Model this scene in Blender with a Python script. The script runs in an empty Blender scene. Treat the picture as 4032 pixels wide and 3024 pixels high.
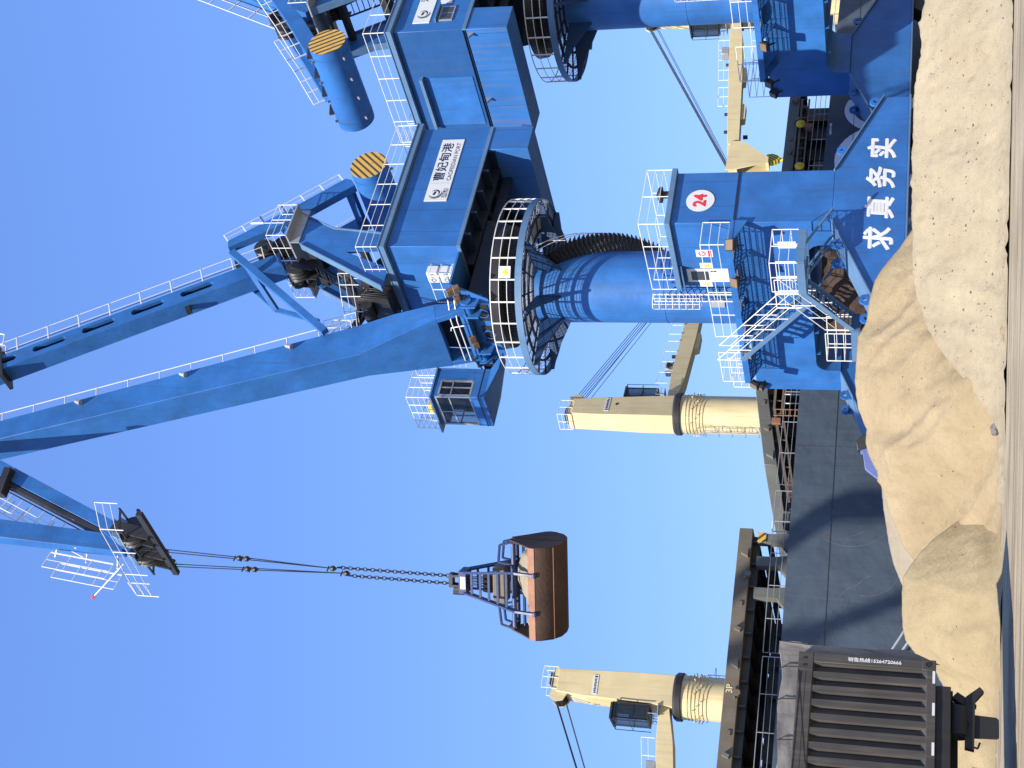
import bpy, bmesh, math, random
import numpy as np
from mathutils import Vector, Matrix, noise, Euler

# ---------------------------------------------------------------- camera, sky, sun
SC = bpy.context.scene
random.seed(7)
PITCH = math.atan(1631 / 5600); ROLL = 0.02
cF = Vector((0, math.cos(PITCH), math.sin(PITCH)))
cU0 = Vector((0, -math.sin(PITCH), math.cos(PITCH))); cR0 = Vector((1, 0, 0))
cR = cR0 * math.cos(ROLL) + cU0 * math.sin(ROLL)
cU = cU0 * math.cos(ROLL) - cR0 * math.sin(ROLL)
cam = bpy.data.cameras.new("camera"); cam.sensor_fit = 'HORIZONTAL'; cam.sensor_width = 36; cam.lens = 50
cam.clip_end = 6000; cam.clip_start = 0.1
cam_o = bpy.data.objects.new("camera", cam); SC.collection.objects.link(cam_o)
m = Matrix.Identity(4)              # the photo is shot in portrait and stored on its side
for i in range(3):
    m[i][0] = -cU[i]; m[i][1] = cR[i]; m[i][2] = -cF[i]
m[0][3], m[1][3], m[2][3] = 0, 0, 1.65
cam_o.matrix_world = m
SC.camera = cam_o
SUN_EL = math.radians(44.5); SUN_AZ = math.radians(207)      # from +Y towards +X
W = bpy.data.worlds.new("World"); SC.world = W; W.use_nodes = True
nt = W.node_tree; bg = nt.nodes["Background"]
sky = nt.nodes.new("ShaderNodeTexSky"); sky.sky_type = 'NISHITA'; sky.sun_disc = False
sky.sun_elevation = SUN_EL; sky.sun_rotation = SUN_AZ
sky.air_density = 1.5; sky.dust_density = 1.0; sky.ozone_density = 8.0; sky.altitude = 0
# hazy bright afternoon sky: flatten its range a little and warm the tint to the photo's violet blue
gam = nt.nodes.new("ShaderNodeGamma"); gam.inputs[1].default_value = 0.6
tin = nt.nodes.new("ShaderNodeMix"); tin.data_type = 'RGBA'; tin.blend_type = 'MULTIPLY'; tin.inputs[0].default_value = 1; tin.clamp_result = False
tin.inputs[7].default_value = (1.12, 1.53, 2.58, 1)
nt.links.new(sky.outputs[0], gam.inputs[0]); nt.links.new(gam.outputs[0], tin.inputs[6]); nt.links.new(tin.outputs[2], bg.inputs[0]); bg.inputs[1].default_value = 0.085
sl = bpy.data.lights.new("sun", 'SUN'); sl.energy = 4.6; sl.angle = math.radians(0.53); sl.color = (1.0, 0.93, 0.82)
sun = bpy.data.objects.new("sun", sl); SC.collection.objects.link(sun)
sdir = Vector((math.sin(SUN_AZ) * math.cos(SUN_EL), math.cos(SUN_AZ) * math.cos(SUN_EL), math.sin(SUN_EL)))
sun.rotation_euler = sdir.to_track_quat('Z', 'Y').to_euler()
sun.location = sdir * 200
SC.view_settings.view_transform = 'Standard'; SC.view_settings.look = 'None'
SC.view_settings.gamma = 1; SC.view_settings.exposure = 1.0

# ---------------------------------------------------------------- materials
def lk(nt, a, b): nt.links.new(a, b)
def math_n(nt, op, a, b=None, clamp=False):
    n = nt.nodes.new("ShaderNodeMath"); n.operation = op; n.use_clamp = clamp
    for i, v in enumerate((a, b)):
        if v is None: continue
        if isinstance(v, (int, float)): n.inputs[i].default_value = v
        else: lk(nt, v, n.inputs[i])
    return n.outputs[0]
def mixc(nt, fac, a, b, mode='MIX'):
    n = nt.nodes.new("ShaderNodeMix"); n.data_type = 'RGBA'; n.blend_type = mode
    for idx, v in ((0, fac), (6, a), (7, b)):
        if isinstance(v, (int, float)): n.inputs[idx].default_value = v
        elif isinstance(v, (tuple, list)): n.inputs[idx].default_value = (*v[:3], 1)
        else: lk(nt, v, n.inputs[idx])
    return n.outputs[2]
def noise_n(nt, vec, scale, detail=4, rough=0.55, mscale=None):
    if mscale:
        mp = nt.nodes.new("ShaderNodeMapping"); mp.inputs['Scale'].default_value = mscale
        lk(nt, vec, mp.inputs[0]); vec = mp.outputs[0]
    n = nt.nodes.new("ShaderNodeTexNoise"); n.inputs['Scale'].default_value = scale
    n.inputs['Detail'].default_value = detail; n.inputs['Roughness'].default_value = rough
    lk(nt, vec, n.inputs['Vector']); return n.outputs[0]
def ramp(nt, fac, lo, hi):
    n = nt.nodes.new("ShaderNodeMapRange"); n.inputs[1].default_value = lo; n.inputs[2].default_value = hi
    n.inputs[3].default_value = 0; n.inputs[4].default_value = 1; n.clamp = True
    lk(nt, fac, n.inputs[0]); return n.outputs[0]
def base_mat(name):
    M = bpy.data.materials.new(name); M.use_nodes = True
    nt = M.node_tree; b = nt.nodes["Principled BSDF"]
    tc = nt.nodes.new("ShaderNodeTexCoord"); return M, nt, b, tc.outputs['Object']
def paint(name, col, rough=0.42, var=0.10, dirt=0.25, dirtcol=None, seam=None, rust=0.0, metal=0.0, bump=0.0, scale=1.0, spec=0.4, waves=0.0):
    M, nt, b, oc = base_mat(name)
    c0 = tuple(x * (1 - var) for x in col); c1 = tuple(min(1, x * (1 + var)) for x in col)
    c = mixc(nt, ramp(nt, noise_n(nt, oc, 0.7 * scale, 5), 0.3, 0.7), c0, c1)
    dc = dirtcol or tuple(x * 0.45 + 0.02 for x in col)
    st = noise_n(nt, oc, 1.0 * scale, 4, 0.6, (5, 5, 0.28))
    c = mixc(nt, math_n(nt, 'MULTIPLY', ramp(nt, st, 0.52, 0.78), dirt), c, dc)
    if seam:
        px, w = seam
        sx = nt.nodes.new("ShaderNodeSeparateXYZ"); lk(nt, oc, sx.inputs[0])
        s = None
        for i, p in enumerate(px):
            if not p: continue
            f = math_n(nt, 'FRACT', math_n(nt, 'DIVIDE', math_n(nt, 'ADD', sx.outputs[i], 100.37 * p), p))
            t = math_n(nt, 'LESS_THAN', f, w / p)
            s = t if s is None else math_n(nt, 'MAXIMUM', s, t)
        c = mixc(nt, math_n(nt, 'MULTIPLY', s, 0.55), c, tuple(x * 0.3 for x in col))
    if rust > 0:
        rn = noise_n(nt, oc, 0.9 * scale, 6, 0.65, (3.0, 3.0, 0.22))
        c = mixc(nt, math_n(nt, 'MULTIPLY', ramp(nt, rn, 0.56, 0.72), rust), c, (0.20, 0.085, 0.035))
        rn2 = noise_n(nt, oc, 5 * scale, 6, 0.7)
        c = mixc(nt, math_n(nt, 'MULTIPLY', ramp(nt, rn2, 0.64, 0.72), rust), c, (0.12, 0.05, 0.025))
    lk(nt, c, b.inputs['Base Color'])
    rr = math_n(nt, 'ADD', math_n(nt, 'MULTIPLY', noise_n(nt, oc, 3 * scale, 3), 0.25), rough - 0.12)
    lk(nt, rr, b.inputs['Roughness'])
    b.inputs['Metallic'].default_value = metal
    b.inputs['Specular IOR Level'].default_value = spec
    if bump or waves:
        bp = nt.nodes.new("ShaderNodeBump"); bp.inputs['Strength'].default_value = 1.0
        bp.inputs['Distance'].default_value = bump or waves
        lk(nt, noise_n(nt, oc, (8 if bump else 1.1) * scale, 5 if bump else 2), bp.inputs['Height']); lk(nt, bp.outputs[0], b.inputs['Normal'])
    return M
def stripes(name, c1, c2, period, duty, axis=0, tilt=0.0):
    M, nt, b, oc = base_mat(name)
    sx = nt.nodes.new("ShaderNodeSeparateXYZ"); lk(nt, oc, sx.inputs[0])
    v = math_n(nt, 'ADD', math_n(nt, 'MULTIPLY', sx.outputs[0], math.cos(tilt)), math_n(nt, 'MULTIPLY', sx.outputs[2], math.sin(tilt)))
    f = math_n(nt, 'FRACT', math_n(nt, 'DIVIDE', math_n(nt, 'ADD', v, 50 * period), period))
    c = mixc(nt, math_n(nt, 'LESS_THAN', f, duty), c1, c2)
    c = mixc(nt, math_n(nt, 'MULTIPLY', ramp(nt, noise_n(nt, oc, 3, 5), 0.45, 0.75), 0.35), c, (0.25, 0.14, 0.05))
    lk(nt, c, b.inputs['Base Color']); b.inputs['Roughness'].default_value = 0.6
    return M
def sand_mat(name, cA, cB, dark, speck=0.75):
    M, nt, b, oc = base_mat(name)
    n1 = noise_n(nt, oc, 0.55, 6, 0.6); n2 = noise_n(nt, oc, 5, 6, 0.65)
    c = mixc(nt, ramp(nt, n1, 0.35, 0.68), cA, cB)
    c = mixc(nt, math_n(nt, 'MULTIPLY', ramp(nt, n2, 0.5, 0.75), 0.35), c, dark)
    fn = noise_n(nt, oc, 60, 3, 0.7)
    c = mixc(nt, math_n(nt, 'MULTIPLY', ramp(nt, fn, 0.42, 0.62), 0.42), c, dark)
    gl = noise_n(nt, oc, 1.0, 6, 0.62, (2.6, 0.55, 0.9))
    c = mixc(nt, math_n(nt, 'MULTIPLY', ramp(nt, gl, 0.52, 0.72), 0.35), c, dark)
    vo = nt.nodes.new("ShaderNodeTexVoronoi"); vo.inputs['Scale'].default_value = 9; lk(nt, oc, vo.inputs['Vector'])
    sp = math_n(nt, 'MULTIPLY', math_n(nt, 'LESS_THAN', vo.outputs['Distance'], 0.17), math_n(nt, 'GREATER_THAN', noise_n(nt, oc, 1.7, 4), 0.57))
    c = mixc(nt, math_n(nt, 'MULTIPLY', sp, speck), c, (0.13, 0.105, 0.075))
    vo2 = nt.nodes.new("ShaderNodeTexVoronoi"); vo2.inputs['Scale'].default_value = 26; lk(nt, oc, vo2.inputs['Vector'])
    sp2 = math_n(nt, 'LESS_THAN', vo2.outputs['Distance'], 0.16)
    c = mixc(nt, math_n(nt, 'MULTIPLY', sp2, speck * 0.4), c, dark)
    lk(nt, c, b.inputs['Base Color']); b.inputs['Roughness'].default_value = 0.95; b.inputs['Specular IOR Level'].default_value = 0.1
    bp = nt.nodes.new("ShaderNodeBump"); bp.inputs['Distance'].default_value = 0.035; bp.inputs['Strength'].default_value = 0.8
    h = math_n(nt, 'ADD', math_n(nt, 'MULTIPLY', noise_n(nt, oc, 38, 6, 0.75), 1.3), math_n(nt, 'MULTIPLY', noise_n(nt, oc, 6, 8, 0.65), 1.8))
    lk(nt, h, bp.inputs['Height']); lk(nt, bp.outputs[0], b.inputs['Normal'])
    return M
def ground_mat():
    M, nt, b, oc = base_mat("ground_dirt")
    c = mixc(nt, ramp(nt, noise_n(nt, oc, 0.5, 5), 0.3, 0.7), (0.22, 0.18, 0.12), (0.36, 0.30, 0.205))
    tr = noise_n(nt, oc, 1.0, 5, 0.6, (0.12, 1.9, 1))
    c = mixc(nt, math_n(nt, 'MULTIPLY', ramp(nt, tr, 0.47, 0.60), 0.85), c, (0.13, 0.103, 0.07))
    tr2 = noise_n(nt, oc, 1.0, 6, 0.7, (0.3, 5.5, 1))
    c = mixc(nt, math_n(nt, 'MULTIPLY', ramp(nt, tr2, 0.48, 0.62), 0.75), c, (0.42, 0.355, 0.25))
    gs = noise_n(nt, oc, 18, 5, 0.7)
    c = mixc(nt, math_n(nt, 'MULTIPLY', ramp(nt, gs, 0.52, 0.66), 0.5), c, (0.11, 0.092, 0.07))
    lk(nt, c, b.inputs['Base Color']); b.inputs['Roughness'].default_value = 0.9; b.inputs['Specular IOR Level'].default_value = 0.15
    bp = nt.nodes.new("ShaderNodeBump"); bp.inputs['Distance'].default_value = 0.03
    lk(nt, math_n(nt, 'ADD', noise_n(nt, oc, 14, 6, 0.7), tr), bp.inputs['Height']); lk(nt, bp.outputs[0], b.inputs['Normal'])
    return M
def glass(name, col=(0.9, 0.93, 0.95), alpha=0.45, dark=(0.03, 0.04, 0.05)):
    M, nt, b, oc = base_mat(name)
    b.inputs['Base Color'].default_value = (*dark, 1); b.inputs['Roughness'].default_value = 0.06
    tr = nt.nodes.new("ShaderNodeBsdfTransparent"); tr.inputs[0].default_value = (*col, 1)
    mx = nt.nodes.new("ShaderNodeMixShader"); mx.inputs[0].default_value = alpha
    lk(nt, tr.outputs[0], mx.inputs[1]); lk(nt, b.outputs[0], mx.inputs[2])
    lk(nt, mx.outputs[0], nt.nodes["Material Output"].inputs[0]); return M
BLUE = (0.023, 0.118, 0.345)
MAT = {
    'blue': paint("blue_paint", BLUE, 0.48, 0.20, 0.65, (0.035, 0.078, 0.16), rust=0.10, waves=0.025),
    'shade_navy': paint("navy_underside_shade", (0.006, 0.016, 0.038), 0.6, 0.2, 0.4, (0.012, 0.010, 0.008)),  # deep shade under the crane put into the base colour
    'blue_shade': paint("blue_underside_shade", (0.010, 0.040, 0.115), 0.55, 0.2, 0.5, (0.015, 0.02, 0.03)),  # crane blue darkened: shade below the gallery put into the colour
    'blue_seam': paint("blue_panel", BLUE, 0.48, 0.16, 0.55, (0.035, 0.08, 0.17), rust=0.10, seam=((1.42, 1.33, 0), 0.03), waves=0.015),
    'blue_rust': paint("blue_weathered", BLUE, 0.5, 0.12, 0.6, dirtcol=(0.12, 0.12, 0.12), rust=0.30, seam=((2.2, 2.2, 0), 0.03)),
    'roof_grey': paint("roof_blue_grey", (0.085, 0.165, 0.28), 0.5, 0.12, 0.4),
    'black': paint("grease_black", (0.022, 0.021, 0.022), 0.5, 0.3, 0.3, (0.06, 0.045, 0.03)),
    'rope': paint("wire_rope", (0.03, 0.03, 0.035), 0.5, 0.2, 0.2, metal=0.3),
    'white': paint("white_paint", (0.68, 0.68, 0.66), 0.5, 0.10, 0.35, (0.5, 0.42, 0.33)),
    'rail': paint("rail_white", (0.66, 0.65, 0.61), 0.4, 0.05, 0.25, (0.55, 0.45, 0.35), scale=3),
    'galv': paint("galvanised", (0.33, 0.34, 0.35), 0.45, 0.12, 0.3, metal=0.4),
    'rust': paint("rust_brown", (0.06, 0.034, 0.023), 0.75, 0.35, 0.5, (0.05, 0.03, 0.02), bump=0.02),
    'rustlit': paint("rust_orange_lit", (0.24, 0.115, 0.065), 0.7, 0.25, 0.4, (0.12, 0.06, 0.035), bump=0.01),  # lighter rust: sunlight on the grab's rim put into the colour
    'grabblue': paint("grab_blue", (0.022, 0.042, 0.12), 0.45, 0.2, 0.5, (0.10, 0.08, 0.08), rust=0.25),
    'sign': paint("sign_white", (0.60, 0.61, 0.60), 0.45, 0.03, 0.06),
    'ink': paint("ink_navy", (0.012, 0.018, 0.05), 0.5, 0.05, 0.0),
    'red': paint("red_paint", (0.62, 0.03, 0.04), 0.5, 0.05, 0.05),
    'yellow': paint("yellow_paint", (0.72, 0.47, 0.03), 0.5, 0.08, 0.2, (0.3, 0.2, 0.05)),
    'cream': paint("ship_crane_cream", (0.57, 0.475, 0.265), 0.45, 0.07, 0.5, (0.36, 0.26, 0.13), rust=0.10, waves=0.01),
    'creamrust': paint("ship_pedestal_cream", (0.57, 0.475, 0.265), 0.48, 0.08, 0.6, (0.42, 0.27, 0.10), rust=0.45, scale=0.8),
    'hull': paint("hull_grey", (0.060, 0.082, 0.107), 0.42, 0.15, 0.6, (0.095, 0.105, 0.115), rust=0.10, waves=0.05),
    'hatch': paint("hatch_grey", (0.115, 0.118, 0.105), 0.55, 0.12, 0.5, (0.10, 0.075, 0.05), rust=0.25),
    'hatchrust': paint("hatch_rusty", (0.125, 0.108, 0.08), 0.6, 0.2, 0.6, (0.12, 0.07, 0.04), rust=0.8, scale=1.3),
    'deck': paint("deck_dark", (0.05, 0.055, 0.055), 0.6, 0.2, 0.4),
    'letter': paint("hull_letter", (0.80, 0.82, 0.86), 0.5, 0.04, 0.15),
    'truck': paint("container_grey", (0.052, 0.047, 0.041), 0.6, 0.25, 0.6, (0.13, 0.11, 0.085), rust=0.15, scale=1.6),
    'tarp': paint("tarpaulin_grey", (0.19, 0.175, 0.155), 0.6, 0.25, 0.5, (0.075, 0.07, 0.07), bump=0.008, scale=1.5),
    'tarpbrown': paint("tarpaulin_brown", (0.042, 0.025, 0.017), 0.8, 0.3, 0.5, (0.05, 0.03, 0.02), bump=0.06, scale=1.5),
    'rubber': paint("rubber_black", (0.018, 0.018, 0.018), 0.7, 0.2, 0.3, (0.05, 0.045, 0.04)),
    'lamp': paint("lamp_brown", (0.16, 0.105, 0.06), 0.5, 0.2, 0.2),
    'stripe': stripes("hazard_stripes", (0.05, 0.038, 0.018), (0.60, 0.36, 0.07), 0.285, 0.6, tilt=math.radians(43)),
    'stripe2': stripes("hook_stripes", (0.05, 0.045, 0.01), (0.66, 0.55, 0.03), 0.17, 0.55, tilt=math.radians(35)),
    'glass': glass("cab_glass", alpha=0.38), 'dglass': glass("dark_glass", (0.3, 0.33, 0.35), alpha=0.85, dark=(0.05, 0.055, 0.06)),
    'sandR': sand_mat("sand_pale", (0.345, 0.285, 0.185), (0.42, 0.355, 0.235), (0.23, 0.19, 0.13)),
    'sandM': sand_mat("sand_yellow", (0.31, 0.24, 0.14), (0.40, 0.315, 0.19), (0.19, 0.14, 0.075), 0.45),
    'sandL': sand_mat("sand_ochre", (0.32, 0.25, 0.14), (0.39, 0.31, 0.18), (0.23, 0.175, 0.095), 0.45),
    'sandB': sand_mat("sand_cream", (0.29, 0.245, 0.175), (0.34, 0.29, 0.21), (0.22, 0.18, 0.125), 0.3),
    'ground': ground_mat(),
    'rock': paint("rock_grey", (0.14, 0.13, 0.12), 0.9, 0.3, 0.3, bump=0.04, scale=4),
    'lav': paint("lavender_blue", (0.085, 0.115, 0.27), 0.5, 0.15, 0.4, (0.25, 0.15, 0.12)),
}
MAT['water'] = paint("sea_water", (0.02, 0.045, 0.05), 0.2, 0.1, 0, bump=0.1)

# ---------------------------------------------------------------- mesh helpers
class MB:
    def __init__(s): s.v = []; s.f = []
    def add(s, vs, fs):
        o = len(s.v); s.v += [tuple(v) for v in vs]; s.f += [tuple(i + o for i in f) for f in fs]; return s
    def box(s, x0, x1, y0, y1, z0, z1):
        return s.add([(x0, y0, z0), (x1, y0, z0), (x1, y1, z0), (x0, y1, z0), (x0, y0, z1), (x1, y0, z1), (x1, y1, z1), (x0, y1, z1)],
                     [(0, 3, 2, 1), (4, 5, 6, 7), (0, 1, 5, 4), (1, 2, 6, 5), (2, 3, 7, 6), (3, 0, 4, 7)])
    def bar(s, p, q, w, h, up=(0, 0, 1), w2=None, h2=None):
        p = Vector(p); q = Vector(q); d = (q - p).normalized(); up = Vector(up)
        a = d.cross(up)
        if a.length < 1e-4: a = d.cross(Vector((1, 0, 0)))
        a.normalize(); b = a.cross(d).normalized()
        w2 = w if w2 is None else w2; h2 = h if h2 is None else h2
        vs = [c + a * (i * ww / 2) + b * (j * hh / 2) for c, ww, hh in ((p, w, h), (q, w2, h2)) for i, j in ((-1, -1), (1, -1), (1, 1), (-1, 1))]
        return s.add(vs, [(0, 1, 2, 3), (7, 6, 5, 4), (0, 4, 5, 1), (1, 5, 6, 2), (2, 6, 7, 3), (3, 7, 4, 0)])
    def tube(s, p, q, r, r2=None, n=8, cap=True):
        p = Vector(p); q = Vector(q); r2 = r if r2 is None else r2
        d = (q - p).normalized(); a = d.orthogonal().normalized(); b = d.cross(a)
        vs = []
        for c, rr in ((p, r), (q, r2)):
            vs += [c + (a * math.cos(t) + b * math.sin(t)) * rr for t in (2 * math.pi * i / n for i in range(n))]
        fs = [(i, (i + 1) % n, n + (i + 1) % n, n + i) for i in range(n)]
        if cap: fs += [tuple(range(n - 1, -1, -1)), tuple(range(n, 2 * n))]
        return s.add(vs, fs)
    def pipe(s, pts, r, n=6):
        for a, b in zip(pts[:-1], pts[1:]):
            if (Vector(a) - Vector(b)).length > 1e-4: s.tube(a, b, r, n=n)
        return s
    def prism(s, poly, ax, a, b):
        n = len(poly)
        def P(u, w, t): return {'x': (t, u, w), 'y': (u, t, w), 'z': (u, w, t)}[ax]
        vs = [P(u, w, a) for u, w in poly] + [P(u, w, b) for u, w in poly]
        area = sum(poly[i][0] * poly[(i + 1) % n][1] - poly[(i + 1) % n][0] * poly[i][1] for i in range(n))
        flip = (area > 0) ^ (ax == 'y') ^ (b < a)
        f1 = tuple(range(n)); f2 = tuple(range(2 * n - 1, n - 1, -1))
        fs = [f1[::-1], f2[::-1]] if flip else [f1, f2]
        for i in range(n):
            q = (i, (i + 1) % n, n + (i + 1) % n, n + i); fs.append(q if flip else q[::-1])
        return s.add(vs, fs)
    def lathe(s, prof, n=32, c=(0, 0), a0=0, a1=2 * math.pi, cap=False):
        full = abs(a1 - a0 - 2 * math.pi) < 1e-6; m_ = n if full else n + 1
        vs = [(c[0] + r * math.cos(a0 + (a1 - a0) * i / n), c[1] + r * math.sin(a0 + (a1 - a0) * i / n), z) for r, z in prof for i in range(m_)]
        fs = []
        for k in range(len(prof) - 1):
            for i in range(n):
                j = (i + 1) % m_ if full else i + 1
                fs.append((k * m_ + i, k * m_ + j, (k + 1) * m_ + j, (k + 1) * m_ + i))
        if cap and full: fs += [tuple(range(n - 1, -1, -1)), tuple(range((len(prof) - 1) * m_, len(prof) * m_))]
        return s.add(vs, fs)
    def loft(s, rings, cap=True):
        n = len(rings[0]); vs = [v for r in rings for v in r]; fs = []
        for k in range(len(rings) - 1):
            for i in range(n): fs.append((k * n + i, k * n + (i + 1) % n, (k + 1) * n + (i + 1) % n, (k + 1) * n + i))
        if cap: fs += [tuple(range(n - 1, -1, -1)), tuple(range((len(rings) - 1) * n, len(rings) * n))]
        return s.add(vs, fs)
    def merge(s, other, M=None):
        vs = other.v if M is None else [tuple(M @ Vector(v)) for v in other.v]
        return s.add(vs, other.f)
    def rail(s, pts, h=1.1, mid=2, sp=1.5, r=0.020, ends=True, posts=True, tilt=None):
        """posts and rails along a floor-edge polyline"""
        pts = [Vector(p) for p in pts]; up = Vector(tilt) if tilt else Vector((0, 0, 1))
        for k in range(mid + 1):
            hh = h * (k + 1) / (mid + 1)
            s.pipe([p + up * hh for p in pts], min(r, .021) if k == mid else min(r, .021) * 0.66, 6)
        for i, (a, b) in enumerate(zip(pts[:-1], pts[1:])):
            n = max(1, round((b - a).length / sp))
            for k in range(n + 1):
                if k == n and i < len(pts) - 2: continue
                p = a.lerp(b, k / n); s.tube(p, p + up * h, min(r, .021) * 1.1, n=6)
        return s
    def build(s, name, mat, parent=None, loc=None, rot=None, bevel=0.0, smooth=True, recalc=False):
        me = bpy.data.meshes.new(name); me.from_pydata(s.v, [], s.f); me.validate()
        if recalc:
            bm = bmesh.new(); bm.from_mesh(me); bmesh.ops.recalc_face_normals(bm, faces=bm.faces); bm.to_mesh(me); bm.free()
        if smooth:
            me.shade_smooth(); me.set_sharp_from_angle(angle=math.radians(32))
        me.materials.append(MAT[mat] if isinstance(mat, str) else mat)
        o = bpy.data.objects.new(name, me); SC.collection.objects.link(o)
        if parent: o.parent = parent
        if loc: o.location = loc
        if rot: o.rotation_euler = rot
        if bevel:
            bv = o.modifiers.new("bevel", 'BEVEL'); bv.width = bevel; bv.segments = 2; bv.limit_method = 'ANGLE'; bv.angle_limit = math.radians(40)
        return o
def tag(o, label=None, cat=None, group=None, kind=None):
    if label: o["label"] = label
    if cat: o["category"] = cat
    if group: o["group"] = group
    if kind: o["kind"] = kind
    return o
def empty(name, loc, rz=0, scale=1):
    o = bpy.data.objects.new(name, None); SC.collection.objects.link(o)
    o.location = loc; o.rotation_euler = (0, 0, rz); o.scale = (scale,) * 3; o.empty_display_size = 0.5
    return o
def text_mb(body, size, org, ux, uy, bold=0.0, align='CENTER', depth=0.01, sx=1.0, shear=0.0):
    cu = bpy.data.curves.new("lettering", 'FONT'); cu.body = body; cu.size = size; cu.align_x = align; cu.align_y = 'CENTER'
    cu.resolution_u = 3; cu.extrude = depth / 2; cu.shear = shear
    o = bpy.data.objects.new("lettering", cu); SC.collection.objects.link(o)
    bpy.context.view_layer.update()
    dg = bpy.context.evaluated_depsgraph_get(); me = o.evaluated_get(dg).to_mesh()
    ux = Vector(ux); uy = Vector(uy); uz = ux.cross(uy); og = Vector(org)
    vs = [og + ux * v.co.x * sx + uy * v.co.y + uz * v.co.z for v in me.vertices]
    fs = [tuple(p.vertices) for p in me.polygons]
    mb = MB().add(vs, fs)
    if bold:
        for k in range(8):
            t = math.pi * k / 4; d = ux * math.cos(t) * bold + uy * math.sin(t) * bold - uz * (.0007 * (k + 1))
            mb.add([v + d for v in vs], fs)
    o.evaluated_get(dg).to_mesh_clear(); bpy.data.objects.remove(o); bpy.data.curves.remove(cu)
    return mb
def copy_tree(o, parent=None, skip=(), rec=None):
    c = o.copy(); SC.collection.objects.link(c); c.parent = parent
    if rec is not None: rec[o.name] = c
    for ch in list(o.children):
        if ch.name.split('.')[0] in skip: continue
        copy_tree(ch, c, skip, rec)
    return c

# ================================================================= setting
TH = math.radians(35)                       # quay direction
Q = Vector((math.cos(TH), math.sin(TH), 0)); MW = Vector((-math.sin(TH), math.cos(TH), 0))
A0 = Vector((4.62, 65, 0))
def qp(x, y, z=0): return A0 + Q * x + MW * y + Vector((0, 0, z))
E_Y = 8.6                                    # quay edge behind the seaward rail
gm = MB(); c = [qp(-4000, E_Y), qp(4000, E_Y), qp(4000, -4000), qp(-4000, -4000)]
gm.add(c, [(0, 3, 2, 1)]); tag(gm.build("ground", 'ground', smooth=False), kind="structure")
qm = MB(); qm.add([qp(-600, E_Y, 0.25), qp(600, E_Y, 0.25), qp(600, E_Y, -4), qp(-600, E_Y, -4), qp(-600, E_Y - .5, 0.25), qp(600, E_Y - .5, 0.25), qp(600, E_Y - .5, 0.0), qp(-600, E_Y - .5, 0)],
        [(0, 1, 2, 3), (4, 5, 1, 0), (7, 6, 5, 4)])
tag(qm.build("quay_wall", 'ground', smooth=False), kind="structure")
wm = MB(); wm.add([qp(-5000, E_Y - 1, -3), qp(5000, E_Y - 1, -3), qp(5000, 5000, -3), qp(-5000, 5000, -3)], [(0, 1, 2, 3)])
tag(wm.build("water", 'water', smooth=False), kind="structure")

# ================================================================= portal crane
def arc(cx, cz, r, a0, a1, n=6):
    return [(cx + r * math.cos(math.radians(a0 + (a1 - a0) * i / n)), cz + r * math.sin(math.radians(a0 + (a1 - a0) * i / n))) for i in range(n + 1)]
def logo(cx, cz, s, Yp, sgn):
    g = MB()
    def ring(r0, r1, a0, a1, off=(0, 0), taper=True):
        n = 26; vs = []
        for i in range(n + 1):
            a = math.radians(a0 + (a1 - a0) * i / n); w = (r1 - r0) * (math.sin(math.pi * i / n) if taper else 1)
            for rr in (r1 - w - .004, r1): vs.append((cx + sgn * (off[0] + rr * math.cos(a)) * s, Yp, cz + (off[1] + rr * math.sin(a)) * s))
        g.add(vs, [(2 * i, 2 * i + 1, 2 * i + 3, 2 * i + 2) for i in range(n)])
    ring(.30, .40, 110, 300); ring(.42, .46, 130, 285); ring(.17, .27, -150, 70, (.02, .0))
    for k in range(3): g.add([(cx + sgn * x * s, Yp, cz + z * s) for x, z in ((-.16 + .1 * k, .02 - .03 * k), (-.06 + .1 * k, -.01 - .03 * k), (-.06 + .1 * k, .14 - .02 * k), (-.11 + .1 * k, .17 - .02 * k), (-.16 + .1 * k, .12 - .02 * k))], [(0, 1, 2, 3, 4)])
    return g
UP = []                                      # the parts that slew
PROTO = {}
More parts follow.
